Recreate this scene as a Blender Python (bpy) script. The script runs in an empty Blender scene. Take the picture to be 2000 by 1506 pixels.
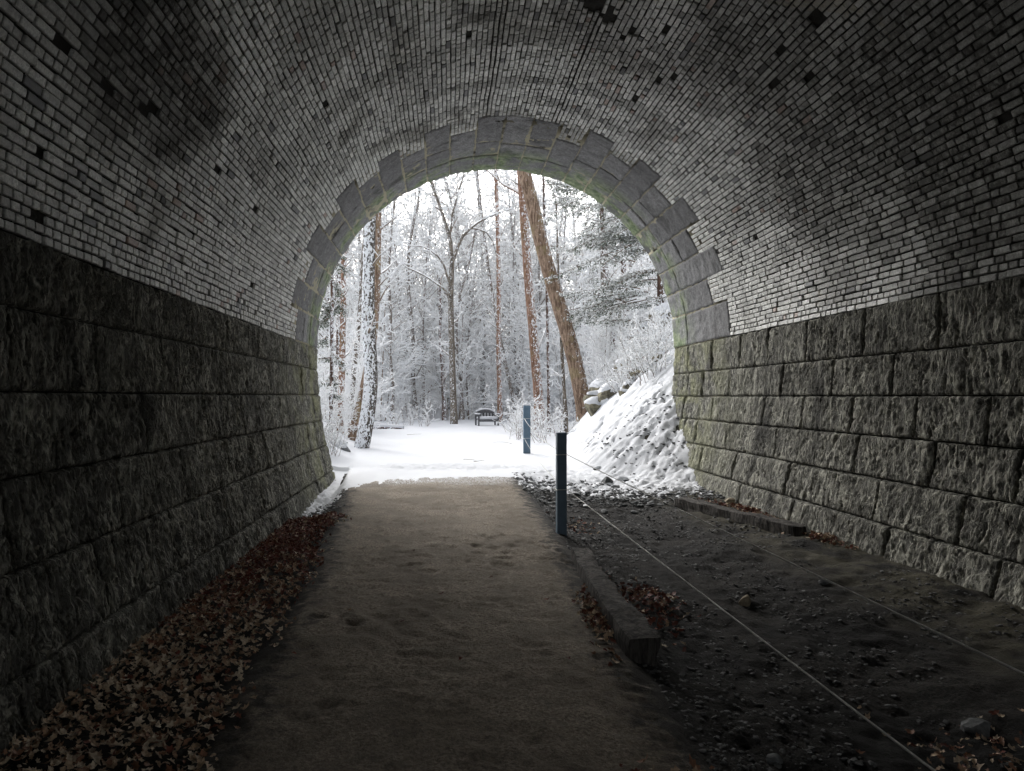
import bpy, math, random
import numpy as np
from mathutils import Vector, Matrix
random.seed(7); rng = np.random.default_rng(7)
S = bpy.context.scene
COL = S.collection
PI = math.pi
R_ = math.radians

# ------------------------------------------------------------------ camera
F, HX, HY, CAMZ = 1400.0, 870.0, 775.0, 1.6        # focal length in px of the 2000 px wide frame, vanishing point, eye height
cam = bpy.data.cameras.new('camera'); camo = bpy.data.objects.new('camera', cam); COL.objects.link(camo)
camo.location = (0, 0, CAMZ); camo.rotation_euler = (PI/2, 0, 0)
cam.sensor_width = 36; cam.lens = 36*F/2000; cam.shift_x = (1000-HX)/2000; cam.shift_y = (HY-753)/2000
cam.clip_start = .05; cam.clip_end = 2000
S.camera = camo
# ------------------------------------------------------------------ light
SUN_EL, SUN_AZ = 30, -17
w = bpy.data.worlds.new('World'); S.world = w; w.use_nodes = True
nt = w.node_tree; nt.nodes.clear()
sk = nt.nodes.new('ShaderNodeTexSky'); sk.sky_type = 'NISHITA'; sk.sun_disc = False
sk.sun_elevation = R_(SUN_EL); sk.sun_rotation = R_(SUN_AZ); sk.air_density = 1.0; sk.dust_density = 4.0; sk.ozone_density = 1.0
hs = nt.nodes.new('ShaderNodeHueSaturation'); hs.inputs['Saturation'].default_value = .16
bg = nt.nodes.new('ShaderNodeBackground'); bg.inputs[1].default_value = .15
ow = nt.nodes.new('ShaderNodeOutputWorld')
nt.links.new(sk.outputs[0], hs.inputs['Color']); nt.links.new(hs.outputs[0], bg.inputs[0]); nt.links.new(bg.outputs[0], ow.inputs[0])
sl = bpy.data.lights.new('sun', 'SUN'); so = bpy.data.objects.new('sun', sl); COL.objects.link(so)
sl.energy = 0.7; sl.angle = R_(50); sl.color = (1, .985, .96)
az = R_(SUN_AZ); el = R_(SUN_EL)
sd = Vector((math.sin(az)*math.cos(el), math.cos(az)*math.cos(el), math.sin(el)))
so.rotation_euler = (-sd).to_track_quat('-Z', 'Y').to_euler(); so.location = (0, 40, 60)
S.view_settings.view_transform = 'Standard'; S.view_settings.look = 'None'
S.view_settings.exposure = 1.5; S.view_settings.gamma = 1; S.view_settings.use_curve_mapping = False
S.render.engine = 'CYCLES'
S.cycles.max_bounces = 10; S.cycles.diffuse_bounces = 7; S.cycles.glossy_bounces = 2; S.cycles.transmission_bounces = 2
S.cycles.use_denoising = True
try: S.cycles.denoiser = 'OPENIMAGEDENOISE'; S.cycles.denoising_prefilter = 'ACCURATE'
except Exception: pass

# ------------------------------------------------------------------ numpy noise
def _h(ix, iy, iz, seed):
    h = ix.astype(np.uint32)*np.uint32(374761393)+iy.astype(np.uint32)*np.uint32(668265263)+iz*np.uint32(2246822519 & 0xffffffff)+np.uint32((seed*974711) & 0xffffffff)
    h = (h ^ (h >> np.uint32(13)))*np.uint32(1274126177)
    h = (h ^ (h >> np.uint32(16)))*np.uint32(2246822519)
    return ((h ^ (h >> np.uint32(15))) & np.uint32(0xffffff)).astype(np.float32)*np.float32(1/0xffffff)
def vn(x, y, z=0.0, seed=0):
    flat = np.ndim(z) == 0
    if flat:
        seed = seed+int(z*7919) % 100003; x, y = np.broadcast_arrays(np.asarray(x, float), np.asarray(y, float))
    else: x, y, z = np.broadcast_arrays(np.asarray(x, float), np.asarray(y, float), np.asarray(z, float))
    xi, yi = np.floor(x), np.floor(y)
    u, v = (x-xi).astype(np.float32), (y-yi).astype(np.float32)
    u, v = u*u*(3-2*u), v*v*(3-2*v)
    xi, yi = xi.astype(np.int64), yi.astype(np.int64)
    with np.errstate(over='ignore'):
        def layer(zi):
            a = _h(xi, yi, zi, seed); b = _h(xi+1, yi, zi, seed); c = _h(xi, yi+1, zi, seed); d = _h(xi+1, yi+1, zi, seed)
            return (a+(b-a)*u)*(1-v)+(c+(d-c)*u)*v
        if flat: return layer(np.uint32(0))
        zi = np.floor(z); t = (z-zi).astype(np.float32); t = t*t*(3-2*t); zi = zi.astype(np.int64)
        return layer(zi.astype(np.uint32))*(1-t)+layer((zi+1).astype(np.uint32))*t
def fbm(x, y, z=0.0, o=4, seed=0, g=.5):
    s = 0; a = 1; n = 0; f = 1
    for k in range(o):
        s = s + a*(vn(np.asarray(x)*f+k*17.3, np.asarray(y)*f+k*9.1, np.asarray(z)*f, seed+k)-.5); n += a; a *= g; f *= 2.03
    return s/n*2
def sstep(a, b, x):
    t = np.clip((x-a)/(b-a), 0, 1); return t*t*(3-2*t)

# ------------------------------------------------------------------ object helpers
def tag(o, label=None, cat=None, group=None, kind=None):
    if label: o['label'] = label
    if cat: o['category'] = cat
    if group: o['group'] = group
    if kind: o['kind'] = kind
    return o
def empty(name, loc=(0,0,0), rz=0):
    o = bpy.data.objects.new(name, None); COL.objects.link(o); o.location = loc; o.rotation_euler = (0,0,rz); o.empty_display_size = .1; return o
def link(name, me, mat=None, parent=None, loc=None):
    o = bpy.data.objects.new(name, me); COL.objects.link(o)
    if mat is not None and not me.materials: me.materials.append(mat)
    if loc is not None: o.location = loc
    if parent is not None: o.parent = parent
    return o
def npmesh(name, V, faces, smooth=True):
    """faces: list of int arrays, each (n,k) with constant k"""
    me = bpy.data.meshes.new(name)
    V = np.asarray(V, np.float32)
    me.vertices.add(len(V)); me.vertices.foreach_set('co', V.ravel())
    loops = np.concatenate([np.asarray(f).ravel() for f in faces]).astype(np.int32)
    tot = np.concatenate([np.full(len(f), np.asarray(f).shape[1]) for f in faces]).astype(np.int32)
    st = np.concatenate([[0], np.cumsum(tot)[:-1]]).astype(np.int32)
    me.loops.add(len(loops)); me.loops.foreach_set('vertex_index', loops)
    me.polygons.add(len(tot)); me.polygons.foreach_set('loop_start', st)
    try: me.polygons.foreach_set('loop_total', tot)
    except Exception: pass
    me.polygons.foreach_set('use_smooth', np.full(len(tot), smooth))
    me.update(calc_edges=True)
    return me
def gridfaces(n, m, off=0):
    i = np.arange(n-1)[:, None]*m + np.arange(m-1)[None, :]
    i = i.ravel()+off
    return np.stack([i, i+m, i+m+1, i+1], 1)
def fattr(me, name, arr, dom='FACE'):
    a = me.attributes.new(name, 'FLOAT', dom); a.data.foreach_set('value', np.asarray(arr, np.float32))
class MB:
    """small hand mesh collector"""
    def __init__(s): s.v = []; s.f = []
    def add(s, vs, fs):
        o = len(s.v); s.v += [tuple(v) for v in vs]; s.f += [tuple(i+o for i in f) for f in fs]
    def box(s, c, d, M=None, bev=.0):
        x, y, z = d[0]/2, d[1]/2, d[2]/2
        if bev <= 0:
            vs = [(sx*x, sy*y, sz*z) for sz in (-1,1) for sx, sy in ((-1,-1),(1,-1),(1,1),(-1,1))]
            fs = [(3,2,1,0),(4,5,6,7),(0,1,5,4),(1,2,6,5),(2,3,7,6),(3,0,4,7)]
        else:
            b = bev; vs = []
            for zz, k in ((-z, b), (-z+b, 0), (z-b, 0), (z, b)):
                for sx, sy in ((-1,-1),(1,-1),(1,1),(-1,1)):
                    vs += [(sx*(x-k) - sx*0, sy*(y-k), zz)]
            fs = [(3,2,1,0),(12,13,14,15)]
            for r in range(3):
                for k in range(4): fs.append((r*4+k, r*4+(k+1)%4, r*4+4+(k+1)%4, r*4+4+k))
        if M is None: M = Matrix.Identity(3)
        s.add([tuple(M @ Vector(v) + Vector(c)) for v in vs], fs)
    def build(s, name, mat, parent=None, loc=None, smooth=False):
        me = bpy.data.meshes.new(name); me.from_pydata(s.v, [], s.f); me.update()
        if smooth: me.polygons.foreach_set('use_smooth', [True]*len(me.polygons))
        return link(name, me, mat, parent, loc)

# ------------------------------------------------------------------ materials
class M:
    def __init__(s, name, rough=.9, spec=.3):
        s.m = bpy.data.materials.new(name); s.m.use_nodes = True; s.t = s.m.node_tree; s.b = s.t.nodes['Principled BSDF']
        s.b.inputs['Roughness'].default_value = rough; s.b.inputs['Specular IOR Level'].default_value = spec
        s.g = s.t.nodes.new('ShaderNodeNewGeometry'); s.pos = s.g.outputs['Position']
    def L(s, a, b):
        if isinstance(a, (int, float)): b.default_value = a
        elif isinstance(a, tuple): b.default_value = a if len(a) == 4 or b.type == 'VECTOR' else (*a, 1)
        else: s.t.links.new(a, b)
    def noise(s, scale, detail=5, rough=.6, vec=None, dist=0.0, sc3=None):
        n = s.t.nodes.new('ShaderNodeTexNoise'); n.inputs['Scale'].default_value = scale; n.inputs['Detail'].default_value = detail
        n.inputs['Roughness'].default_value = rough; n.inputs['Distortion'].default_value = dist
        v = vec or s.pos
        if sc3:
            mp = s.t.nodes.new('ShaderNodeMapping'); s.t.links.new(v, mp.inputs[0]); mp.inputs['Scale'].default_value = sc3; v = mp.outputs[0]
        s.t.links.new(v, n.inputs['Vector']); return n.outputs['Fac']
    def voro(s, scale, feature='F1', vec=None):
        n = s.t.nodes.new('ShaderNodeTexVoronoi'); n.inputs['Scale'].default_value = scale; n.feature = feature
        s.t.links.new(vec or s.pos, n.inputs['Vector']); return n.outputs['Distance']
    def ramp(s, x, a, b, lo=0.0, hi=1.0):
        n = s.t.nodes.new('ShaderNodeMapRange'); n.interpolation_type = 'SMOOTHSTEP'
        s.L(x, n.inputs[0]); n.inputs[1].default_value = a; n.inputs[2].default_value = b; n.inputs[3].default_value = lo; n.inputs[4].default_value = hi
        return n.outputs[0]
    def math(s, op, a, b=0.0):
        n = s.t.nodes.new('ShaderNodeMath'); n.operation = op; s.L(a, n.inputs[0]); s.L(b, n.inputs[1]); return n.outputs[0]
    def mix(s, f, a, b, mode='MIX'):
        n = s.t.nodes.new('ShaderNodeMix'); n.data_type = 'RGBA'; n.blend_type = mode
        s.L(f, n.inputs[0]); s.L(a, n.inputs[6]); s.L(b, n.inputs[7]); return n.outputs[2]
    def attr(s, name):
        n = s.t.nodes.new('ShaderNodeAttribute'); n.attribute_name = name; return n.outputs['Fac']
    def rnd(s):
        return s.t.nodes.new('ShaderNodeObjectInfo').outputs['Random']
    def xyz(s, v=None):
        n = s.t.nodes.new('ShaderNodeSeparateXYZ'); s.t.links.new(v or s.pos, n.inputs[0]); return n.outputs
    def color(s, c): s.L(c, s.b.inputs['Base Color']); return s
    def bump(s, h, strength=.5, dist=.01):
        n = s.t.nodes.new('ShaderNodeBump'); n.inputs['Strength'].default_value = strength; n.inputs['Distance'].default_value = dist
        s.L(h, n.inputs['Height'])
        if s.b.inputs['Normal'].is_linked: s.t.links.new(s.b.inputs['Normal'].links[0].from_socket, n.inputs['Normal'])
        s.t.links.new(n.outputs[0], s.b.inputs['Normal']); return s

def mat_brick():
    m = M('glazed_brick', .42, .6)
    tone, hue = m.attr('tone'), m.attr('hue')
    c = m.mix(tone, (.46,.46,.43), (.92,.92,.87))
    sa = m.attr('soot')
    c = m.mix(m.ramp(hue, .955, .965), c, (.46,.33,.27))
    c = m.mix(m.ramp(hue, .05, .04), c, (.10,.10,.10))
    fine = m.noise(55, 6, .7)
    c = m.mix(m.ramp(fine, .35, .62, .4, .0), c, (.14,.14,.125))
    c = m.mix(m.ramp(m.noise(16, 6, .7, dist=.5), .5, .66, 0, .45), c, (.15,.15,.14))
    soot = m.noise(.55, 6, .62, dist=.6)
    c = m.mix(m.ramp(soot, .56, .70, 0, .58), c, (.12,.115,.105))
    soot2 = m.noise(2.6, 5, .65)
    c = m.mix(m.ramp(soot2, .55, .72, 0, .45), c, (.18,.18,.17))
    c = m.mix(m.math('MULTIPLY', sa, m.ramp(m.noise(14, 6, .75), .25, .6, .45, 1.0)), c, (.06,.057,.05))
    m.L(m.math('ADD', m.math('MULTIPLY', m.math('MAXIMUM', sa, m.ramp(soot, .54, .66)), .5), m.ramp(fine, .3, .7, .52, .36)), m.b.inputs['Roughness'])
    och = m.noise(1.3, 6, .7, sc3=(1,.5,1), dist=1.0)
    c = m.mix(m.ramp(och, .63, .7, 0, .35), c, (.34,.29,.18))
    m.color(c)
    m.bump(fine, .7, .006); m.bump(m.noise(220, 3), .35, .002)
    return m.m
def mat_mortar():
    m = M('sooty_mortar', .95, .1)
    n = m.noise(9, 5); c = m.mix(n, (.012,.012,.011), (.055,.052,.046))
    y = m.xyz()[1]
    c = m.mix(m.math('MULTIPLY', m.ramp(y, 11.2, 12.6), m.ramp(m.noise(3, 4), .3, .5)), c, (.40,.37,.27))
    m.color(c); m.bump(m.noise(40, 5), .8, .01); return m.m
def mat_stone(name, a, b, voussoir=False):
    m = M(name, .9, .2)
    r = m.rnd()
    n = m.noise(7, 8, .7, dist=.3)
    c = m.mix(m.ramp(n, .3, .7), a, b)
    c = m.mix(m.math('MULTIPLY', r, .8 if not voussoir else .5), c, tuple(x*.45 for x in a))
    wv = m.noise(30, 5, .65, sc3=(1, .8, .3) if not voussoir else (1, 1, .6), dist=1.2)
    c = m.mix(m.ramp(wv, .6, .4, 0, .6), c, tuple(x*.45 for x in a))  # low spots of the wv bump darkened in the colour, as groove shade
    if not voussoir:
        n1 = m.math('ABSOLUTE', m.math('SUBTRACT', m.noise(9.5, 3, .5, sc3=(1, 1, .30), dist=.7), .5)); n2 = m.math('ABSOLUTE', m.math('SUBTRACT', m.noise(21, 2, .5, sc3=(1, 1, .36), dist=.8), .5))
        w2 = m.math('MAXIMUM', m.ramp(n1, .075, .01), m.math('MULTIPLY', m.ramp(n2, .07, .0), .6))
        patch = m.ramp(m.noise(2.6, 4), .38, .62, .45, 1.0)
        c = m.mix(.66, c, m.mix(m.math('MULTIPLY', w2, patch), (.036,.035,.033), (.54,.53,.45)))  # black grooves and pale ridges: relief shading painted into the colour along the bump
        w3 = m.noise(60, 4, .7, sc3=(1, 1, .4), dist=.8)
        c = m.mix(m.ramp(w3, .56, .42, 0, .3), c, (.05,.048,.043)); m.bump(w2, .8, .02)
    else:
        c = m.mix(m.ramp(m.noise(70, 5, .75), .56, .42, 0, .55), c, (.08,.08,.082))
    st = m.noise(1.1, 6, .6, sc3=(1, 1.4, .5))
    c = m.mix(m.ramp(st, .54, .68, 0, .65), c, (.035,.034,.032))
    y = m.xyz()[1]; z = m.xyz()[2]
    gy = m.ramp(y, 10.2, 14.0) if not voussoir else m.ramp(y, 13.05, 13.9)
    gn = m.ramp(m.noise(1.7, 6, .65, dist=.5), .42, .6)
    hi = m.ramp(m.noise(9, 5, .7), .35, .65)
    green = m.mix(hi, (.17,.18,.09), (.42,.42,.27)) if not voussoir else m.mix(hi, (.10,.16,.06), (.36,.42,.24))
    c = m.mix(m.math('MULTIPLY', m.math('MULTIPLY', gy, gn), .8), c, green)
    m.color(c)
    m.bump(wv, .9, .03 if not voussoir else .012)
    m.bump(m.noise(110, 5, .7), .5, .004)
    return m.m
def mat_snow(name='snow', dirt=False):
    m = M(name, .75, .3)
    n = m.noise(1.5, 5); c = m.mix(n, (.60,.615,.645), (.67,.68,.705))
    m.color(c); m.bump(m.noise(35, 6, .6), .35, .012); m.bump(m.noise(260, 2), .25, .002)
    return m.m
def mat_path():
    m = M('packed_cinder_path', .95, .15)
    c = m.mix(m.ramp(m.noise(1.6, 6, .6), .35, .65), (.20,.172,.135), (.335,.29,.23))
    c = m.mix(m.ramp(m.noise(45, 6, .7), .38, .62), (.15,.125,.10), c)
    c = m.mix(m.ramp(m.voro(70), .30, .1, 0, .35), c, (.30,.28,.25))
    py_ = m.math('ADD', m.xyz()[1], m.math('MULTIPLY', m.math('SUBTRACT', m.noise(1.4, 5), .5), 2.2))
    fr = m.math('MULTIPLY', m.ramp(py_, 12.3, 14.0), m.ramp(m.noise(26, 6, .75, sc3=(1.6, .5, 1)), .40, .60))
    c = m.mix(m.ramp(m.noise(5.5, 6, .7), .5, .68, 0, .4), c, (.12,.105,.085))
    c = m.mix(m.math('MULTIPLY', fr, .85), c, (.66,.67,.69))
    e = m.math('ADD', m.attr('edge'), m.math('MULTIPLY', m.math('SUBTRACT', m.noise(7, 6, .7), .5), .9))
    c = m.mix(m.ramp(e, .30, .02), c, (.040,.037,.033))
    m.color(c); m.bump(m.noise(38, 8, .72), 1.0, .018); m.bump(m.voro(90), .5, .005); return m.m
def mat_dirt():
    m = M('coal_black_dirt', .95, .12)
    c = m.mix(m.ramp(m.noise(1.1, 6, .6), .4, .65), (.016,.0155,.015), (.045,.041,.036))
    c = m.mix(m.ramp(m.noise(50, 6, .7), .4, .62), (.022,.021,.02), c)
    x = m.xyz()[0]
    c = m.mix(m.math('MULTIPLY', m.ramp(x, 3.0, 3.8), m.ramp(m.noise(2.2, 5), .35, .6, 0, .8)), c, (.085,.078,.056))
    m.color(c); m.bump(m.noise(30, 8, .75), 1.0, .02); m.bump(m.voro(60), .5, .006); return m.m
def mat_bark(name, a, b, snowy=0.0, moss=0.0, scz=.14, side=(-.6, -.7, .5)):
    m = M(name, .92, .15)
    n = m.noise(16, 7, .7, sc3=(1, 1, scz), dist=.7)
    c = m.mix(m.ramp(n, .40, .58), a, b)
    c = m.mix(m.ramp(m.noise(60, 4, .7, sc3=(1, 1, .3)), .55, .35, 0, .6), c, tuple(x*.5 for x in a))
    c = m.mix(m.ramp(m.noise(3, 4), .45, .7, 0, .4), c, tuple(x*.45 for x in a))
    if moss: c = m.mix(m.math('MULTIPLY', m.ramp(m.noise(1.6, 5), .52, .62), moss), c, (.30,.28,.10))
    m.color(c); m.bump(n, 1.0, .03)
    if snowy:
        d = m.t.nodes.new('ShaderNodeVectorMath'); d.operation = 'DOT_PRODUCT'
        m.t.links.new(m.g.outputs['True Normal'], d.inputs[0]); d.inputs[1].default_value = side
        k = m.math('ADD', m.math('MULTIPLY', d.outputs['Value'], .22), m.math('SUBTRACT', m.math('MULTIPLY', m.noise(15, 4, .6, sc3=(1,1,.7), dist=.8), 2.0), .5))
        f = m.ramp(k, .86-.42*snowy, .93-.42*snowy)
        m.color(m.mix(f, c, (.80,.82,.85)))
    return m.m
MB_BRICK = mat_brick(); MB_MORTAR = mat_mortar()
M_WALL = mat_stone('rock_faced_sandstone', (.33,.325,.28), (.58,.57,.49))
M_VOUS = mat_stone('tooled_ring_sandstone', (.27,.27,.275), (.50,.50,.50), True)
M_SNOW = mat_snow(); M_PATH = mat_path(); M_DIRT = mat_dirt()
M_BARK_GREY = mat_bark('grey_brown_bark', (.10,.085,.07), (.23,.20,.165), .12)
M_BARK_FAR = mat_bark('far_bark', (.13,.11,.095), (.24,.21,.18), .35)
M_BARK_ORANGE = mat_bark('orange_brown_bark', (.13,.085,.06), (.37,.27,.20), .12, .2, .12, side=(.95,-.1,.3))
M_BARK_RUST = mat_bark('rusty_bark', (.16,.09,.06), (.34,.21,.15), .42, .1, side=(.7,-.5,.3))
M_BARK_PLAST = mat_bark('snow_plastered_bark', (.05,.045,.04), (.16,.14,.12), .68, side=(-.55,-.8,.1))
M_BARK_DARK = mat_bark('dark_bark', (.06,.042,.035), (.17,.11,.085), .5, side=(.6,-.5,.3))
def simple(name, a, b, sc=20, rough=.85, bump=.4, bd=.005, spec=.3):
    m = M(name, rough, spec); n = m.noise(sc, 6, .65); m.color(m.mix(m.ramp(n, .35, .65), a, b)); m.bump(n, bump, bd); return m.m
M_SNOWT = simple('branch_snow', (.84,.855,.87), (.90,.905,.91), 3, .8, .1)
M_TWIG = simple('twig_bark', (.11,.08,.06), (.23,.175,.13), 6)
def mat_leaf():
    m = M('dead_leaf', .7, .35)
    r = m.attr('tone')
    n = m.t.nodes.new('ShaderNodeValToRGB'); cr = n.color_ramp; m.t.links.new(r, n.inputs[0])
    cols = [(0,(.10,.030,.020)),(.22,(.20,.055,.035)),(.4,(.24,.10,.055)),(.6,(.42,.28,.18)),(.8,(.58,.45,.31)),(1,(.68,.57,.43))]
    cr.elements[0].position = 0; cr.elements[0].color = (*cols[0][1],1); cr.elements[1].position = 1; cr.elements[1].color = (*cols[-1][1],1)
    for p, c in cols[1:-1]:
        e = cr.elements.new(p); e.color = (*c, 1)
    c = m.mix(m.ramp(m.noise(60, 4), .4, .7, 0, .5), n.outputs[0], (.06,.04,.03))
    m.color(c); m.bump(m.noise(90, 4), .4, .004); return m.m
M_LEAF = mat_leaf()
M_ROCK = simple('grey_shale_rock', (.055,.058,.06), (.17,.175,.175), 14, .8, .7, .015)
M_ROCK_TAN = simple('tan_rock', (.16,.13,.09), (.32,.27,.19), 10, .85, .7, .02)
M_OUTCROP = simple('mossy_outcrop_rock', (.05,.048,.04), (.24,.22,.15), 5, .9, 1.0, .06)
M_TIE = mat_bark('weathered_timber', (.03,.028,.026), (.11,.10,.09), 0)
M_POST = simple('slate_blue_post', (.085,.135,.185), (.11,.165,.22), 8, .5, .1, .002)
M_GRAVEL = simple('black_gravel', (.03,.03,.031), (.12,.12,.118), 25, .75, .6, .01)
M_ROPE = simple('pale_rope', (.55,.55,.52), (.70,.70,.66), 200, .8)
M_BENCH = simple('dark_bench_plastic', (.06,.06,.065), (.10,.10,.105), 12, .6)

# ------------------------------------------------------------------ tunnel profile
CX, ZS, RR, YP = 1.01, 2.58, 3.6, 14.47
LA = PI*RR
def prof(a, y, h):
    """a: arc length from the right springing (negative down the right wall, beyond LA down the left wall); h: proud of the face into the tunnel"""
    a, y, h = np.broadcast_arrays(np.asarray(a, float), np.asarray(y, float), np.asarray(h, float))
    fade = sstep(14.4, 12.0, y)
    h = h + .05*fbm(a*.55, y*.45, 0, 2, 91)*fade*sstep(-.2, 1.2, a)*sstep(LA+.2, LA-1.2, a)
    th = np.clip(a, 0, LA)/RR
    r = RR-h
    x = CX+r*np.cos(th); z = ZS+r*np.sin(th)
    dn = np.where(a < 0, -a, np.where(a > LA, a-LA, 0))
    sg = np.where(a < 0, 1, np.where(a > LA, -1, 0))
    bat = .053*dn*dn
    x = np.where(dn > 0, CX+sg*(RR-h-bat), x); z = np.where(dn > 0, ZS-dn, z)
    return np.stack([x, y, z], -1)

# courses of the side walls
ZR = [2.58, 2.05, 1.61, 1.19, .76, .33, -.2]
ZL = [2.58, 2.14, 1.63, 1.13, .62, .11, -.45]
YR = [[11.2,10.24,9.14,7.89,6.69,5.2,3.9,2.6],[11.57,9.73,8.46,7.34,6.30,4.8,3.3],[10.2,9.09,8.0,6.92,5.98,4.4,3.0],[11.4,9.7,7.8,6.6,5.6,4.1,2.9],[10.9,9.2,7.3,6.1,4.7,3.3],[10.5,8.9,7.0,5.6,4.2,2.9]]
YL = [[11.4,9.9,8.47,7.3,6.01,4.83,3.6],[10.5,9.2,7.5,6.5,5.3,4.2,3.0],[10.9,8.9,7.5,6.0,4.6,3.3],[11.2,9.7,8.1,6.7,5.4,4.0,2.9],[10.5,9.1,7.67,6.2,4.87,3.5],[10.0,8.9,7.2,5.7,4.2,3.0]]
YQ = [[13.6,12.4],[13.5,12.75],[13.65,12.2],[13.45,12.8],[13.7,12.3],[13.6,12.6]]

def block(name, a0, a1, y0, y1, parent, mat, seed, rough=1.0, style='wall'):
    ca, cy = (a0+a1)/2, (y0+y1)/2
    near = cy
    step = .0125 if near < 6.5 else .017 if near < 9.5 else .024
    if style == 'ring': step = .022
    g = .005 if style == 'ring' else .0055
    gy = g if style == 'ring' else .014
    a0 += g; a1 -= g; y0 += gy; y1 -= gy
    n = max(4, int((a1-a0)/step)); m = max(4, int((y1-y0)/(step*(1.25 if near > 9 else 1))))
    A = np.linspace(a0, a1, n); Y = np.linspace(y0, y1, m)
    A, Y = np.meshgrid(A, Y, indexing='ij')
    r = random.Random(seed)
    slant = r.uniform(-.5, .5); k = r.uniform(.036, .052)
    e = np.minimum(np.minimum(A-a0, a1-A), np.minimum(Y-y0, y1-Y))
    e = e + .012*fbm(A*14, Y*14, seed, 2, 3)
    if style == 'ring':
        h = .020*fbm(A*5, Y*5, seed, 4, 5) + .007*fbm(A*30, Y*30, seed, 2, 6)
        h = h - .026*np.exp(-np.clip(e, 0, 9)/.010) + r.uniform(-.008, .012)
    else:
        sw = .55*fbm(A*1.6, Y*1.6, seed*.37, 2, 9)
        u = Y + slant*A + sw*.35 + .045*fbm(A*5, Y*9, seed*.71, 3, 8) + .012*fbm(A*22, Y*26, 0, 2, 7)
        gr = np.abs(np.sin(PI*u/k)); gr = 1-gr
        amp = .35+.65*sstep(-.35, .25, fbm(A*5.5, Y*4, seed*.9, 3, 12))
        brk = sstep(-.25, .15, fbm(A*9, Y*14, seed*.5, 3, 13))
        h = -.024*gr**1.5*amp*(.35+.65*brk) + .014*fbm(A*2.2, Y*2.2, seed*.3, 2, 14) + .020*fbm(A*9, Y*17, 0, 3, 15) + .011*fbm(A*28, Y*34, 0, 2, 16)
        h = h*rough*1.25 + r.uniform(.0, .022)
        pit = vn(A*9, Y*9, seed*.13, 21); h = h - .035*sstep(.93, .99, pit)
        h = h - .030*np.exp(-np.clip(e, 0, 9)/.007)
    P = prof(A, Y, h)
    # rim going back into the joint
    idx = np.concatenate([np.arange(m), np.arange(1, n)*m+m-1, (n-1)*m+np.arange(m-2, -1, -1), np.arange(n-2, 0, -1)*m])
    Pr = prof(A, Y, np.full_like(A, -.09)).reshape(-1, 3)[idx]
    V = np.concatenate([P.reshape(-1, 3), Pr]); q = len(idx); b = n*m
    j = np.arange(q); jn = (j+1) % q
    sk_ = np.stack([idx[j], b+j, b+jn, idx[jn]], 1)
    c = prof(ca, cy, -.02)
    me = npmesh(name, V-c, [gridfaces(n, m)[:, ::-1], sk_])
    return link(name, me, mat, parent, tuple(c))

tun_mort = []
def shell(name, a0, a1, y0, y1, h, parent, na, ny, mat):
    A, Y = np.meshgrid(np.linspace(a0, a1, na), np.linspace(y0, y1, ny), indexing='ij')
    P = prof(A, Y, np.full_like(A, h)) ; P2 = prof(A, Y, np.full_like(A, h-.35))
    V = np.concatenate([P.reshape(-1, 3), P2.reshape(-1, 3)]); n = na*ny
    rim = np.concatenate([np.arange(ny), np.arange(1, na)*ny+ny-1, (na-1)*ny+np.arange(ny-2, -1, -1), np.arange(na-2, 0, -1)*ny])
    j = np.arange(len(rim)); jn = (j+1) % len(rim)
    me = npmesh(name, V, [gridfaces(na, ny)[:, ::-1], gridfaces(na, ny, n), np.stack([rim[j], n+rim[j], n+rim[jn], rim[jn]], 1)])
    return link(name, me, mat, parent)

right = tag(empty('stone_wall', (CX+RR, 7, 0)), 'right tunnel side wall of big dark rock-faced sandstone blocks', 'stone wall')
left = tag(empty('stone_wall', (CX-RR, 7, 0)), 'left tunnel side wall of dark rock-faced sandstone blocks beside the leaf pile', 'stone wall')
for wall, zs, ys, sgn in ((right, ZR, YR, -1), (left, ZL, YL, 1)):
    for c in range(6):
        za, zb = ZS-zs[c], ZS-zs[c+1]
        a0, a1 = (-zb, -za) if sgn < 0 else (LA+za, LA+zb)
        j = [YP]+YQ[c]+ys[c]+[1.6, .2]
        for i in range(len(j)-1):
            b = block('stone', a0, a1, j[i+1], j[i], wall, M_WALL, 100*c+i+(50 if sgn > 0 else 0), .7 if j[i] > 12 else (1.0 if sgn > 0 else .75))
            b.location = Vector(b.location)-wall.location
    m_ = shell('mortar_joint', -2.78-.3 if sgn < 0 else LA, -0.0 if sgn < 0 else LA+2.78+.3, -11, YP-.01, -.05, wall, 12, 60, MB_MORTAR)
    m_.location = -wall.location

# portal ring
arch = tag(empty('portal_arch', (CX, YP, ZS)), 'stone voussoir ring round the snowy tunnel mouth, green with algae on its rim', 'stone arch')
segc = R_(86.5); sw_ = R_(7.35); segs = []
k0 = -int(segc/sw_+.5)
bounds = []
t = segc-sw_/2
while t > R_(3.2): bounds.append(t); t -= sw_
bounds = bounds[::-1]+[]; t = segc+sw_/2
while t < PI-R_(3.2): bounds.append(t); t += sw_
bounds = [0]+bounds+[PI]
rr = random.Random(5)
for i in range(len(bounds)-1):
    t0, t1 = bounds[i], bounds[i+1]
    key = t0 < segc < t1
    yin = (12.35 if i % 2 else 11.78)+rr.uniform(-.08, .08)
    if key: yin = 11.75
    if t1 < R_(75) and not key: yin -= .2
    js = [YP, 13.6+rr.uniform(-.06, .06)]
    if key or rr.random() < .4: js.append(12.95+rr.uniform(-.08, .08))
    js.append(yin); segs.append((t0*RR, t1*RR, yin))
    for q in range(len(js)-1):
        b = block('voussoir', t0*RR, t1*RR, js[q+1], js[q], arch, M_VOUS, 900+i*5+q, 1, 'ring')
        b.location = Vector(b.location)-arch.location
m_ = shell('mortar_joint', 0, LA, 11.9, YP-.02, -.013, arch, 90, 8, MB_MORTAR); m_.location = -arch.location

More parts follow.
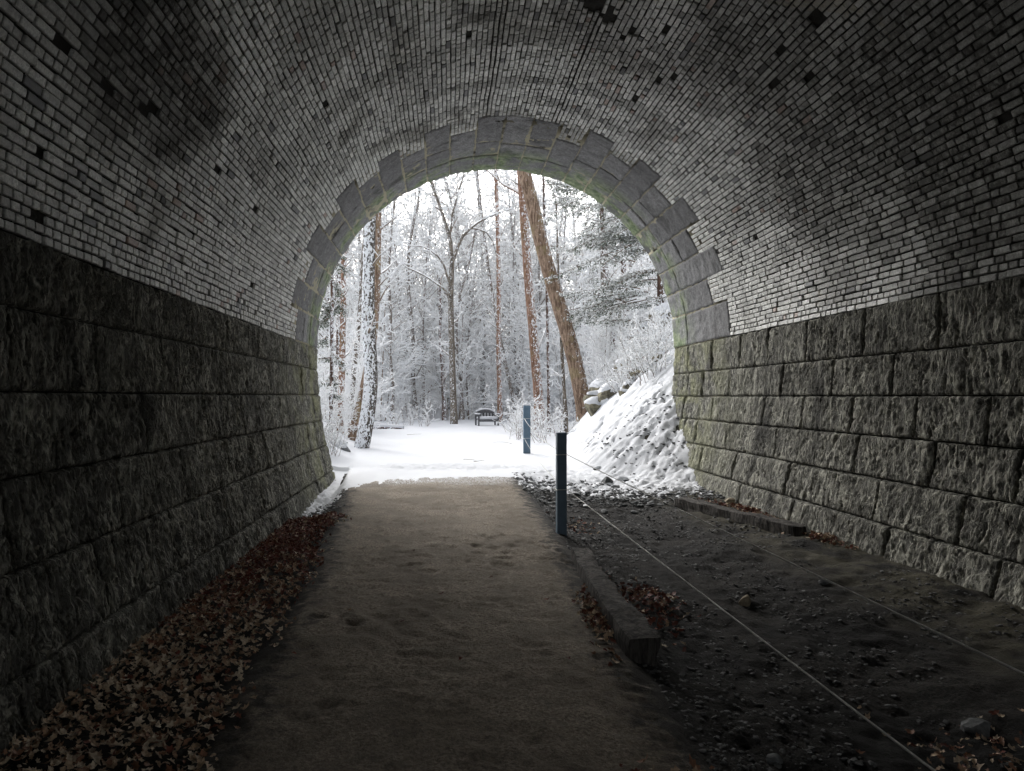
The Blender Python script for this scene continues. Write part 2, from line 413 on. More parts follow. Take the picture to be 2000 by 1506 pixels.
# brick vault
vault = tag(empty('brick_vault', (CX, 6, ZS)), 'barrel vault ceiling of worn pale grey bricks with dark open joints', 'brick vault')
def vault_hit(px, py):
    dx, dz = (px-HX)/F, (HY-py)/F
    A = dx*dx+dz*dz; B = -2*(dx*CX+dz*(ZS-CAMZ)); C = CX*CX+(ZS-CAMZ)**2-RR*RR
    d = (-B+math.sqrt(B*B-4*A*C))/(2*A)
    return math.atan2(dz*d-(ZS-CAMZ), dx*d-CX)*RR, d
holes = [vault_hit(*p)+(r,) for p, r in (((1160,14),.11),((1188,36),.09),((1150,-8),.13),((215,178),.055),((100,300),.05),((118,92),.05),((1590,40),.07),((1300,60),.04),((1960,230),.06),((300,220),.06),((85,430),.05),((1855,578),.05))]
nc = 168; ch = LA/nc
bk = []
R2 = random.Random(11)
loose = set(R2.sample(range(60, 92), 4))
for c in range(nc):
    ac = (c+.5)*ch
    yend = 12.0
    for s0, s1, yi in segs:
        if s0 <= ac <= s1: yend = yi
    y = yend-.006
    header = R2.random() < .17
    ph = R2.random()
    while y > 1.3:
        L = .093 if header or R2.random() < .24 else .19
        if R2.random() < .07: L *= R2.uniform(.7, 1.1)
        if y == yend-.006 and ph < .5: L *= .6
        bk.append((ac, y-L/2, L, c)); y -= L+.011
bk = np.array([(a, y, L, c) for a, y, L, c in bk])
nb = len(bk)
keep = rng.random(nb) > .0015
for ha, hy, hr in holes: keep &= ((bk[:,0]-ha)**2+((bk[:,1]-hy)*.6)**2) > hr*hr
patch = fbm(bk[:,0]*.8, bk[:,1]*.8, 0, 3, 55)
keep &= ~((patch > .45) & (rng.random(nb) < .02))
bk = bk[keep]; nb = len(bk)
a_c, y_c, L_, c_ = bk.T
wav = .014*np.array([math.sin(v) for v in (y_c*2.1+c_*.05)])*0+.018*fbm(a_c*.9, y_c*1.1, 0, 3, 31)+.006*fbm(c_*3.1, y_c*2.5, 0, 2, 77)
a_c = a_c+wav
gap = np.where(np.isin(c_.astype(int), list(loose)), .012, .0056)
ha = ch/2-gap-.003*rng.random(nb); hl = L_/2+.001-.004*rng.random(nb)
ang = (rng.random(nb)-.5)*.035
proud = .0+.006*(rng.random(nb)-.5)+.012*(rng.random(nb) < .06)*rng.random(nb)-.012*(rng.random(nb) < .12)
tilt_a = (rng.random(nb)-.5)*.05; tilt_y = (rng.random(nb)-.5)*.035
cr_ = .10+.16*rng.random((nb, 4))
oc = []
for i, (sa, sy) in enumerate(((-1,-1),(-1,1),(1,1),(1,-1))):
    for w_ in (0, 1):
        oc.append((sa, sy, i, w_ if i in (0, 2) else 1-w_))
def ring_pts(inset, hh):
    out = []
    for sa, sy, i, w_ in oc:
        k = cr_[:, i]*ha*2*.5
        da = sa*(ha-inset-(k if w_ == 0 else 0)); dy = sy*(hl-inset-(0 if w_ == 0 else k))
        da = da+(rng.random(nb)-.5)*.0022; dy = dy+(rng.random(nb)-.5)*.003
        ca, sa_ = np.cos(ang), np.sin(ang)
        A = a_c+da*ca-dy*sa_; Y = y_c+da*sa_+dy*ca
        out.append(prof(A, Y, hh+proud+tilt_a*da+tilt_y*dy))
    return np.stack(out, 1)
Vb = np.concatenate([ring_pts(0, -.035), ring_pts(0, -.0045), ring_pts(.0055, .0)], 1)       # nb,24,3
bf = []
for r in range(2):
    for i in range(8): bf.append((r*8+i, r*8+(i+1) % 8, r*8+8+(i+1) % 8, r*8+8+i))
bf = np.array(bf); topf = np.arange(16, 24)[None]
# outward check: the top face must point into the tunnel
tone = np.clip(.62+.24*rng.standard_normal(nb)-.35*(rng.random(nb) < .18), 0, 1)
big = fbm(a_c*.5, y_c*.6, 0, 3, 66); hue = rng.random(nb)
hue = np.where((hue > .94) & (big < .05), .5, hue); hue = np.where(hue < .06, np.where(rng.random(nb) < .5, hue, .5), hue)
tone = np.clip(tone+.18*big, 0, 1)
ctr = Vb.mean(1)
soot = np.zeros(nb)
for (bx_, by_), br, bs in (((300,110),.85,.9),((390,190),.6,.9),((350,250),.45,.8),((250,40),.7,.7),((1600,330),1.2,.75),((1500,120),1.2,.7),((1750,200),1.2,.85),((1930,330),1.3,.95),((1900,80),1.2,.85),((1720,440),.6,.6),((1850,560),.7,.6),((1180,60),.7,.45),((620,60),.6,.4),((830,150),.5,.3),((520,330),.3,.45),((1270,120),.6,.45),((1650,520),.5,.5),((1450,420),.4,.35)):
    ba, bd = vault_hit(bx_, by_)
    q = ((a_c-ba)**2+((y_c-bd)*.75)**2)/br**2
    soot = np.maximum(soot, bs*np.clip(1.25-q*(1+.9*fbm(a_c*2.3, y_c*2.3, 0, 4, 88)), 0, 1))
strk = fbm(a_c*.5, y_c*2.6, 0, 4, 89); soot = np.maximum(soot, .45*sstep(.08, .36, strk)*sstep(1.2, .2, np.abs(a_c-LA/2)/LA*2*1.0-.0))
soot = np.clip(soot*(.75+.5*rng.random(nb)), 0, 1)
px = HX+F*ctr[:,0]/ctr[:,1]; py = HY-F*(ctr[:,2]-CAMZ)/ctr[:,1]
def proj(v): return np.stack([HX+F*v[...,0]/v[...,1], HY-F*(v[...,2]-CAMZ)/v[...,1]], -1)
q8 = proj(Vb[:, 16:24]); area = .5*np.abs(sum(q8[:, i, 0]*q8[:, (i+1) % 8, 1]-q8[:, (i+1) % 8, 0]*q8[:, i, 1] for i in range(8)))
vis = (px > 5) & (px < 1995) & (py > 5) & (py < 1500) & (ctr[:,1] > 2)
score = np.where(vis, area, 0)
pick = np.argsort(-score)[:300]; rest = np.setdiff1d(np.arange(nb), pick)
def brick_mesh(name, ids, off):
    V = Vb[ids].reshape(-1, 3)-off; n = len(ids)
    base = (np.arange(n)*24)[:, None, None]
    f1 = (bf[None]+base).reshape(-1, 4); f2 = (topf[None]+base).reshape(-1, 8)
    me = npmesh(name, V, [f1, f2], True)
    fattr(me, 'tone', np.concatenate([np.repeat(tone[ids], 16), tone[ids]])); fattr(me, 'hue', np.concatenate([np.repeat(hue[ids], 16), hue[ids]])); fattr(me, 'soot', np.concatenate([np.repeat(soot[ids], 16), soot[ids]]))
    me.polygons.foreach_set('use_smooth', np.full(17*n, False))
    me.materials.append(MB_BRICK); return me
for i in pick:
    o = link('brick', brick_mesh('brick', np.array([i]), ctr[i]), None, vault); o.location = Vector(ctr[i])-vault.location
o = link('brickwork', brick_mesh('brickwork', rest, np.zeros(3)), None, vault); o.location = -vault.location; o['kind'] = 'stuff'
o = shell('mortar_bed', 0, LA, -11, 12.6, -.028, vault, 160, 120, MB_MORTAR); o.location = -vault.location  # stops short behind the viewer, so the unseen open end adds fill light

# outside headwall of the portal with the cut for the tunnel
pts = [(x, z) for x, z in [tuple(prof(a, YP, -.02)[[0, 2]]) for a in np.linspace(-3.0, LA+3.0, 80)]]
mb = MB(); n = len(pts)
outer = []
for (x, z) in pts:
    an = math.atan2(z-ZS, x-CX)
    ox = CX+(x-CX)*1.22; oz = z if (z < ZS) else ZS+(z-ZS)*1.16
    outer.append((ox, oz))
V = [(x, YP-.02, z) for x, z in pts]+[(x, YP-.02, z) for x, z in outer]+[(x, YP+.0, z) for x, z in outer]+[(x, YP+.0, z) for x, z in pts]
Fc = []
for i in range(n-1):
    for r in range(4):
        a, b = r*n, ((r+1) % 4)*n
        Fc.append((a+i, a+i+1, b+i+1, b+i))
mb.add(V, Fc)
hw = mb.build('portal_headwall', M_VOUS); tag(hw, 'thin outer stone face of the tunnel portal behind the arch ring', 'stone wall'); hw.data.materials[0] = M_WALL

# ------------------------------------------------------------------ ground
def xl_path(y): return np.interp(y, [0, 3.2, 6, 9.5, 12, 14, 16, 60], [-1.0, -1.08, -1.2, -1.45, -1.75, -2.0, -2.2, -6])
def xr_path(y): return np.interp(y, [0, 4.3, 5.7, 8.4, 13.2, 16], [1.12, 1.14, 1.19, 1.33, 1.40, 1.6])
def bank_r(x, y):
    x0 = np.interp(y, [10.8, 11.5, 12.4, 13.5, 14.2, 15, 17, 20, 25, 30, 40, 55, 90], [5.0, 4.45, 4.0, 3.4, 2.95, 2.6, 2.5, 3.1, 4.0, 5.0, 7.5, 12, 18])
    sl = np.interp(y, [11, 13.5, 15, 19, 23, 27, 40, 60], [.8, .95, .98, .98, 1.2, 1.2, .55, .3])
    d = x-x0
    k = .35
    z = sl*np.where(d > k, d-k/2, np.where(d > 0, d*d/(2*k), 0))
    return np.minimum(z, 4.2+.25*np.maximum(z-4.2, 0))
def bank_l(x, y):
    x0 = np.interp(y, [13, 14.3, 17, 21, 25, 30, 40, 55], [-2.6, -2.15, -2.0, -2.45, -3.0, -4.4, -8, -14])
    d = x0-x; k = .6
    z = .62*np.where(d > k, d-k/2, np.where(d > 0, d*d/(2*k), 0))
    return np.minimum(z, 3+.2*np.maximum(z-3, 0))*sstep(12.6, 14.5, y)
def hill(x, y): return 13*sstep(48, 150, y)+.9*fbm(x*.08, y*.08, 0, 3, 41)*sstep(36, 60, y)
def H(x, y):
    x = np.asarray(x, float); y = np.asarray(y, float)
    xl, xr = xl_path(y), xr_path(y)
    ins = sstep(16, 13.5, y)
    z = -.20*sstep(xl+.1, -2.0, x)*ins
    rt = sstep(xr-.05, xr+.35, x)
    z = z+ins*rt*(-.09+.14*sstep(2.4, 4.2, x))
    z = z+ins*rt*(.05*fbm(x*1.3, y*1.3, 0, 3, 43)+.03*fbm(x*7, y*7, 0, 3, 44))
    z = z+bank_r(x, y)+bank_l(x, y)+hill(x, y)
    out = sstep(14, 17, y)
    bk_ = sstep(.05, .5, bank_r(x, y)+bank_l(x, y))
    z = z+bk_*(.05*fbm(x*2.2, y*2.2, 0, 4, 45)+.012*np.abs(fbm(x*9, y*9, 0, 3, 46)))
    z = z+out*.03*fbm(x*.5, y*.5, 0, 3, 47)*np.clip(y/25, 0, 3)
    return z
def heightmesh(name, xs, ys, zf, mat):
    X, Y = np.meshgrid(xs, ys, indexing='ij'); Z = zf(X, Y)
    me = npmesh(name, np.stack([X, Y, Z], -1).reshape(-1, 3), [gridfaces(len(xs), len(ys))[:, ::-1]])
    return link(name, me, mat)
def geo(a, b, s0, k):
    o = [a]; s = s0
    while o[-1] < b: o.append(o[-1]+s); s *= k
    return o
yn = [-24, -14, -8, -4, -2, 0, .8]+geo(1.4, 15.6, .014, 1.0045)
def zground(X, Y):
    g = H(X, Y)
    rt = sstep(xr_path(Y)-.1, xr_path(Y)+.1, X)
    g = g+rt*(.016*fbm(X*18, Y*18, 0, 3, 48))*sstep(16, 10, Y)
    return g-.004
xg = np.concatenate([np.arange(-3.3, 1.0, .05), np.arange(1.0, 5.2, .03)])
grd = heightmesh('ground', xg, np.array(yn), zground, M_DIRT); tag(grd, kind='structure')
# path
foot = [(random.uniform(-.9, 1.1), random.uniform(2.5, 12.5), random.uniform(0, PI), random.uniform(.5, 1)) for _ in range(420)]
for i in range(60): foot.append((random.uniform(.4, 1.25), random.uniform(6.5, 12.8), random.uniform(0, PI), 1))
def zpath(X, Y):
    xl, xr = xl_path(Y), xr_path(Y)
    jag = .10*fbm(X*3+3, Y*3.1, 0, 4, 51); jag2 = .10*fbm(X*3+9, Y*2.7, 0, 4, 52)
    e = np.minimum(X-(xl+jag), (xr+jag2)-X)
    z = .022*sstep(-.02, .16, e)
    z = z+.012*fbm(X*1.2, Y*1.2, 0, 3, 53)+.010*fbm(X*9, Y*9, 0, 3, 54)+.007*fbm(X*30, Y*30, 0, 2, 55)
    for fx, fy, fa, fs in foot:
        i0, i1 = np.searchsorted(yp, fy-.3), np.searchsorted(yp, fy+.3)
        sl_ = (slice(None), slice(i0, i1))
        dx, dy = X[sl_]-fx, Y[sl_]-fy
        c, s = math.cos(fa), math.sin(fa)
        u, v = (dx*c+dy*s)/.085, (-dx*s+dy*c)/.045
        q = u*u+v*v
        z[sl_] += 1.3*fs*(-.011*np.exp(-q)+.004*np.exp(-(np.sqrt(q)-1.6)**2*4))*(.6+.8*vn(X[sl_]*30, Y[sl_]*30, 0, 57))
    hz = H(X, Y); k = sstep(.03, -.07, e); z = z*(1-k)+(hz-.02)*k
    return np.where(e < -.10, hz-.12, z)
yp = np.array([-14, -6, -2, 0, .8]+geo(1.4, 16, .012, 1.0035))
path = heightmesh('path', np.arange(-2.3, 1.85, .024), yp, zpath, M_PATH); tag(path, kind='structure')
Xp, Yp = np.meshgrid(np.arange(-2.3, 1.85, .024), yp, indexing='ij'); fattr(path.data, 'edge', np.clip(np.minimum(Xp-xl_path(Yp), xr_path(Yp)-Xp), -1, 1).ravel(), 'POINT')
# snow sheet
def snow_edge(x, y):
    return np.interp(x, [-3.2, -2.2, -1.8, -1.35, -1.0, .9, 1.3, 1.7, 2.3, 3.0, 3.6, 4.2, 5.5], [10.2, 10.5, 11.2, 12.9, 13.45, 13.55, 13.4, 12.9, 12.2, 11.9, 11.4, 11.3, 11.3])
def zsnow(X, Y):
    g = H(X, Y)
    d = Y-snow_edge(X, Y)
    onp = sstep(xl_path(Y)-.1, xl_path(Y)+.25, X)*sstep(xr_path(Y)+.2, xr_path(Y)-.1, X)*sstep(15.5, 14.5, Y)
    t = .115*sstep(-.4, 2.6, d)
    rough = (1-onp)*sstep(20, 13, Y)
    nz = fbm(X*7, Y*7, 0, 4, 61, .6)
    nz2 = fbm(X*19, Y*19, 0, 3, 68, .6)
    t = t+rough*(.05*nz+.075*nz2-.02)*sstep(4.4, .5, d)+onp*(.045*fbm(X*11, Y*1.3, 0, 4, 62)+.05*fbm(X*1.6, Y*1.1, 0, 3, 63)-.006-.06*sstep(-.1, -1.1, d))*sstep(1.1, -.1, d)
    t = np.where(d < -.25-.9*onp, -.12, t)
    bk_ = sstep(.08, .6, bank_r(X, Y)+bank_l(X, Y))*sstep(46, 36, Y)
    lump = np.clip(fbm(X*3.3, Y*3.3, 0, 3, 64)+.05, 0, 1)
    t = t-bk_*.05*sstep(17.5, 14, Y)+bk_*.045*fbm(X*22, Y*22, 0, 2, 72)*sstep(19, 14, Y)+bk_*(.05*lump+.05*fbm(X*4.5, Y*4.5, 0, 3, 65)+.032*fbm(X*12, Y*12, 0, 3, 69))
    pit = vn(X*6.5+2*fbm(X*3,Y*3,0,2,70), Y*6.5, 0, 67); t = t-.11*bk_*sstep(.76, .9, pit)*sstep(20, 15, Y)
    t = t+.02*onp*0
    return g+t
xn = np.arange(-3.1, 6.2, .036)
xs = np.concatenate([-np.array(geo(3.15, 160, .06, 1.09))[::-1], xn, np.array(geo(xn[-1]+.05, 160, .06, 1.09))])
ysn = np.array(geo(10, 24, .028, 1.003)); ysn = np.concatenate([ysn, np.array(geo(ysn[-1]+.09, 240, .1, 1.035))])
# outside the tunnel width the snow starts beyond the portal only
XX, YY = np.meshgrid(xs, ysn, indexing='ij'); ZZ = zsnow(XX, YY)
fidx = gridfaces(len(xs), len(ysn))[:, ::-1]
fc = fidx[:, 0]
cxv, cyv = XX.ravel()[fc], YY.ravel()[fc]
okf = (cyv > YP+.03) | ((cxv > CX-RR+.02) & (cxv < CX+RR+.05))
okf &= ~((ZZ.ravel()[fc] < H(cxv, cyv)-.03))
me = npmesh('snow_ground', np.stack([XX, YY, ZZ], -1).reshape(-1, 3), [fidx[okf]])
sg = link('snow_ground', me, M_SNOW); tag(sg, kind='structure')
sb = heightmesh('snow_ground', np.array([-90, -30, -8, -4, 1, 6, 10, 35, 90]), np.array([-160, -90, -50, -30, -16, -11.2]), lambda X, Y: 0*X-.03, M_SNOW); tag(sb, kind='structure')  # unseen snow outside the rear opening, which is set near for fill light

def Hs(x, y): return float(H(np.array([x]), np.array([y]))[0])
# ------------------------------------------------------------------ rocks, gravel
ICO = None
def rock_mesh(name, seed, sub=2, rough=.35, flat=.6, cuts=5):
    import bmesh
    bm = bmesh.new(); bmesh.ops.create_icosphere(bm, subdivisions=sub, radius=1)
    V = np.array([v.co[:] for v in bm.verts]); Fx = np.array([[v.index for v in f.verts] for f in bm.faces]); bm.free()
    r = np.random.default_rng(seed)
    for _ in range(cuts+4):
        n = r.standard_normal(3); n /= np.linalg.norm(n); d = r.uniform(.45, .8)
        s = V @ n; V = V-np.outer(np.maximum(s-d, 0), n)
    V = V*(1+.06*fbm(V[:,0]*3+seed, V[:,1]*3, V[:,2]*3, 3, seed))[:, None]
    V[:, 2] *= flat
    return npmesh(name, V, [Fx], False)
def scatter(name, variants, P, SC, mat, rz=None, tilt=.35, seed=1, tones=None, parent=None):
    """join many transformed copies of small meshes into one"""
    r = np.random.default_rng(seed); Vs = []; Fs = []; off = 0; tn = []
    data = []
    for me in variants:
        v = np.empty(len(me.vertices)*3, np.float32); me.vertices.foreach_get('co', v)
        data.append((v.reshape(-1, 3), np.array([list(p.vertices) for p in me.polygons])))
    which = r.integers(0, len(data), len(P))
    for k, (v, f) in enumerate(data):
        ids = np.where(which == k)[0]
        if not len(ids): continue
        a = r.random(len(ids))*2*PI; tx = (r.random(len(ids))-.5)*2*tilt; ty = (r.random(len(ids))-.5)*2*tilt
        x = v[None, :, 0]*SC[ids][:, None]; y = v[None, :, 1]*SC[ids][:, None]; z = v[None, :, 2]*SC[ids][:, None]
        y, z = y*np.cos(tx)[:, None]-z*np.sin(tx)[:, None], y*np.sin(tx)[:, None]+z*np.cos(tx)[:, None]
        x, z = x*np.cos(ty)[:, None]-z*np.sin(ty)[:, None], x*np.sin(ty)[:, None]+z*np.cos(ty)[:, None]
        x, y = x*np.cos(a)[:, None]-y*np.sin(a)[:, None], x*np.sin(a)[:, None]+y*np.cos(a)[:, None]
        W = np.stack([x, y, z], -1)+P[ids][:, None]
        Vs.append(W.reshape(-1, 3)); Fs.append((f[None]+(np.arange(len(ids))*len(v))[:, None, None]+off).reshape(-1, f.shape[1])); off += W.shape[0]*W.shape[1]
        if tones is not None: tn.append(np.repeat(tones[ids], len(f)))
    me = npmesh(name, np.concatenate(Vs), [np.concatenate(Fs)], False)
    if tones is not None: fattr(me, 'tone', np.concatenate(tn))
    o = link(name, me, mat, parent); return o
peb = [rock_mesh('pebble', s, 1, flat=.45, cuts=3) for s in range(4)]
# gravel right of the path: density falls with distance (perspective)
n = 11000
gy = 2.2+10.6*rng.random(n)**1.5; gx = xr_path(gy)+.02+(4.15-xr_path(gy))*rng.random(n)**1.1
cl = fbm(gx*1.8, gy*1.8, 0, 3, 71) > -.12-.25*(gy > 8)
gx, gy = gx[cl], gy[cl]
gs = .008+.022*rng.random(len(gx))**2.2+.006*(gy > 8)
o = scatter('gravel', peb, np.stack([gx, gy, zground(gx, gy)+gs*.12], -1), gs*.8, M_GRAVEL, seed=3); tag(o, 'loose dark gravel strewn over the black dirt right of the path', 'gravel', kind='stuff')
n = 2600
gy = 10.8+5.6*rng.random(n)**1.15; gx = 1.35+3.3*rng.random(n)
gs = .013+.05*rng.random(n)**3
o = scatter('stone_debris', peb, np.stack([gx, gy, H(gx, gy)+.03+.03*(gy > 13)], -1), gs, M_ROCK, seed=4); tag(o, 'snow-dusted broken shale fragments at the right of the tunnel mouth', 'stone debris', kind='stuff')
n = 420
gy = 10.3+4.6*rng.random(n); gx = -2.35+(xl_path(gy)+2.45)*rng.random(n)
gs = .012+.028*rng.random(n)**2
o = scatter('stone_debris', peb, np.stack([gx, gy, H(gx, gy)+.015], -1), gs, M_ROCK, seed=5); tag(o, 'small dark stones poking from the thin snow left of the path', 'stone debris', kind='stuff')

def at(px, py, d): return ((px-HX)/F*d, d, CAMZ-(py-HY)/F*d)
def on_ground(px, py, lift=0.0, zf=None):
    zf = zf or H
    d = np.arange(2.0, 80, .02)[None]; x = (px-HX)/F*d; z = CAMZ-(py-HY)/F*d
    k = np.nonzero(z[0] <= zf(x, d)[0]+lift)[0]
    if len(k): return at(px, py, float(d[0, k[0]]))
    return at(px, py, 80)
snow_cap_m = M_SNOW
def rock(px, py, wpx, label, group=None, mat=None, seed=1, flat=.7, cap=.0, cat='rock', sub=2, zf=None, name='rock'):
    x, y, z = on_ground(px, py, zf=zf)
    s = wpx/F*y/2
    o = link(name, rock_mesh(name, seed, sub, flat=flat), mat or M_ROCK, None, (x, y, z+s*flat*.35))
    o.scale = (s, s*.9, s); o.rotation_euler = (random.uniform(-.2, .2), random.uniform(-.2, .2), random.uniform(0, 6))
    tag(o, label, cat, group)
    if cap:
        V = []; 
        me = rock_mesh('snow_cap', seed, sub, flat=flat)
        v = np.empty(len(me.vertices)*3, np.float32); me.vertices.foreach_get('co', v); v = v.reshape(-1, 3)
        top = v[:, 2] > flat*.15
        v[:, 2] = np.where(top, v[:, 2]+cap, v[:, 2]-.12); v[:, :2] *= np.where(top, 1.02, .9)[:, None]
        me.vertices.foreach_set('co', v.ravel()); me.polygons.foreach_set('use_smooth', [True]*len(me.polygons)); me.update()
        c = link('snow_cap', me, M_SNOW, o)
    return o
rock(1183, 950, 34, 'dark triangular grey rock at the left of the block pair on the snowy rubble', seed=21, flat=.85)
rock(1213, 947, 34, 'pale-topped angular grey rock touching the triangular rock on the rubble', seed=22, flat=.95, cap=.04)
rock(1204, 957, 26, 'squat dark rock in front of the two angular rocks on the rubble', seed=23, flat=.6)
rock(1237, 908, 17, 'small angular grey rock half sunk in the snow bank above the rubble', seed=24, flat=.8)
rock(1172, 922, 30, 'rounded grey rock with snow on its top just right of the nearer post', seed=25, flat=.6, cap=.08)
rock(1055, 918, 24, 'flat dark rock at the foot of the farther post', seed=26, flat=.5)
rock(1142, 868, 16, 'brown lump sticking out of the snow bank left of its centre', seed=28, flat=.7, mat=M_ROCK_TAN)
rock(1147, 850, 15, 'small snow-topped stone low on the snow bank behind the nearer post', seed=29, flat=.6, cap=.1)
rock(1273, 751, 17, 'lone grey stone near the top of the smooth snow bank', seed=30, flat=.6, cap=.08)
rock(1424, 981, 28, 'tan sandstone chunk lying behind the far end of the right beam', seed=31, flat=.5, mat=M_ROCK_TAN)
rock(1455, 1180, 30, 'lone upright brown stone standing on the black dirt between the ropes', seed=32, flat=1.1, mat=M_ROCK_TAN, zf=zground)
rock(1610, 1140, 26, 'low dark lump of coal-black stone on the dirt by the right rope', seed=33, flat=.5, zf=zground)
rock(1910, 1432, 60, 'pale angular stone among the leaves at the lower right corner', seed=34, flat=.7, zf=zground)
rock(1515, 1490, 40, 'dark jagged stone at the bottom edge by the rope', seed=35, flat=.7, zf=zground)
for k, (x_, y_, w_) in enumerate([(1040,935,22),(1075,912,26),(1105,930,24),(1075,945,18),(1130,935,22),(1150,955,20),(1125,968,22),(1170,972,18),(1240,985,24),(1232,970,16),(1262,960,14),(1200,978,20),(1290,962,16),(1045,955,14),(1098,985,16),(1145,990,16),(1180,1000,18),(1240,1002,20),(1270,985,14),(1300,940,12),(1205,925,14),(1125,950,14)]):
    rock(x_, y_, w_*1.05, 'flat broken shale rock in the rubble around the two posts', 'broken shale rocks at the tunnel mouth', seed=40+k, flat=.42, cap=.06 if k % 3 == 0 else 0)
for k, (x_, y_, w_) in enumerate([(905,985,0)]): pass

# boulder under snow at left of the mouth
b = rock(664, 884, 56, 'dark boulder under a thick snow cap beside the left wall end', seed=61, flat=.75, cap=.16, cat='boulder', sub=3, name='boulder')

# ------------------------------------------------------------------ beams
def beam(pa, pb, wd, ht, label, seed, snow=False):
    pa, pb = Vector(pa), Vector(pb); d = pb-pa; L = d.length; n = 40; m = 8
    ux = d.normalized(); side = ux.cross(Vector((0,0,1))).normalized(); up = side.cross(ux)
    sec = []
    for (sx, sz) in ((-1,-1),(-1,1),(1,1),(1,-1)):
        for q in np.linspace(0, 1, 5)[:-1]: pass
    corners = [(-1,-1),(-1,1),(1,1),(1,-1)]; ring = []
    for i in range(4):
        a, b_ = corners[i], corners[(i+1) % 4]
        for q in (.06, .35, .65, .94): ring.append((a[0]+(b_[0]-a[0])*q, a[1]+(b_[1]-a[1])*q))
    ring = np.array(ring)*np.array([[wd/2, ht/2]]); k = len(ring)
    V = []
    for i in range(n+1):
        t = i/n; endr = 1-.10*(i in (0, n))
        c = pa+d*t; bend = .03*math.sin(t*3+seed)
        for j, (a, b_) in enumerate(ring):
            q = .014*float(fbm(t*9+seed, j*.9, 0, 3, seed))+.01*float(fbm(t*25, j*.5+seed, 0, 2, seed))
            r_ = 1+q/.07
            v = c+side*(a*endr*r_+bend)+up*(b_*endr*r_)
            V.append(v[:])
    V = np.array(V)-np.array(pa)
    i = np.arange(n)[:, None]*k+np.arange(k)[None]; i2 = np.arange(n)[:, None]*k+(np.arange(k)[None]+1) % k
    Fx = np.stack([i.ravel(), i2.ravel(), i2.ravel()+k, i.ravel()+k], 1)
    me = npmesh('timber_beam', V, [Fx, np.array([list(range(k))[::-1]]), np.array([[n*k+j for j in range(k)]])], False)
    o = link('timber_beam', me, M_TIE, None, pa); tag(o, label, 'beam'); return o
beam((1.20, 4.35, .05), (1.37, 7.25, -.01), .19, .19, 'dark weathered railway timber along the right edge of the path', 3)
beam((3.98, 8.1, .06), (3.45, 10.5, .05), .2, .17, 'charred timber beam lying by the foot of the right wall', 8)

# ------------------------------------------------------------------ posts and ropes
def rope_mesh(paths, r, k=6):
    Vs = []; Fs = []; off = 0
    for P in paths:
        P = np.array(P, float); n = len(P); T = np.gradient(P, axis=0); T /= np.linalg.norm(T, axis=1)[:, None]
        ref = np.array([0, 0, 1.]) if abs(T[0][2]) < .9 else np.array([1., 0, 0])
        s = np.cross(T, ref); s /= np.linalg.norm(s, axis=1)[:, None]; u = np.cross(s, T)
        an = np.arange(k)*2*PI/k
        V = P[:, None]+r*(np.cos(an)[None, :, None]*s[:, None]+np.sin(an)[None, :, None]*u[:, None])
        Vs.append(V.reshape(-1, 3)); i = (np.arange(n-1)[:, None]*k+np.arange(k)[None]).ravel(); j = (np.arange(n-1)[:, None]*k+(np.arange(k)[None]+1) % k).ravel()
        Fs.append(np.stack([i, j, j+k, i+k], 1)+off); off += n*k
    return npmesh('rope', np.concatenate(Vs), [np.concatenate(Fs)])
posts = [(1.365, 8.45, .112, 1.26, -.08), (2.12, 18.7, .175, 1.37, .0), (1.38, -.4, .135, 1.19, -.08)]
plabels = ['nearer dark slate-blue square post with two ropes tied round it', 'farther slate-blue post with a little snow on top at the snow edge', 'slate-blue square post behind the viewer that holds the rope ends']
for (x, y, w_, h_, z0), lb in zip(posts, plabels):
    t = tag(empty('fence_post', (x, y, z0)), lb, 'post')
    m = MB(); m.box((0, 0, h_/2-.15), (w_, w_, h_+.3), bev=.006); m.build('post_shaft', M_POST, t)
    if y > 15:
        m = MB(); m.box((0, 0, h_+.018), (w_*1.02, w_*1.02, .055), bev=.022); m.build('snow_cap', M_SNOW, t, smooth=True)
    zz = (.51, .92) if y < 15 else (.52, 1.03)
    for q in zz:
        hw_ = w_/2+.005
        ringp = [(sx*hw_, sy*hw_, q-z0+.004*math.sin(i)) for i, (sx, sy) in enumerate(((-1,-1),(1,-1),(1,1),(-1,1),(-1,-1)))]
        link('rope_loop', rope_mesh([ringp], .0045), M_ROPE, t)
def sag(a, b, s, n=30):
    a, b = np.array(a), np.array(b); t = np.linspace(0, 1, n)[:, None]
    P = a+(b-a)*t; P[:, 2] -= (s*4*t*(1-t))[:, 0]; return P
for z1, z2, lb in ((.92, 1.03, 'upper pale thin rope strung level between the slate-blue posts'), (.51, .52, 'lower pale thin rope strung between the slate-blue posts')):
    P1 = sag((1.43, 8.38, z1), (1.44, -.4, z1-.0), .012); P2 = sag((1.43, 8.52, z1), (2.05, 18.62, z2), .10)
    o = link('rope', rope_mesh([P1, P2], .0040), M_ROPE); tag(o, lb, 'rope')

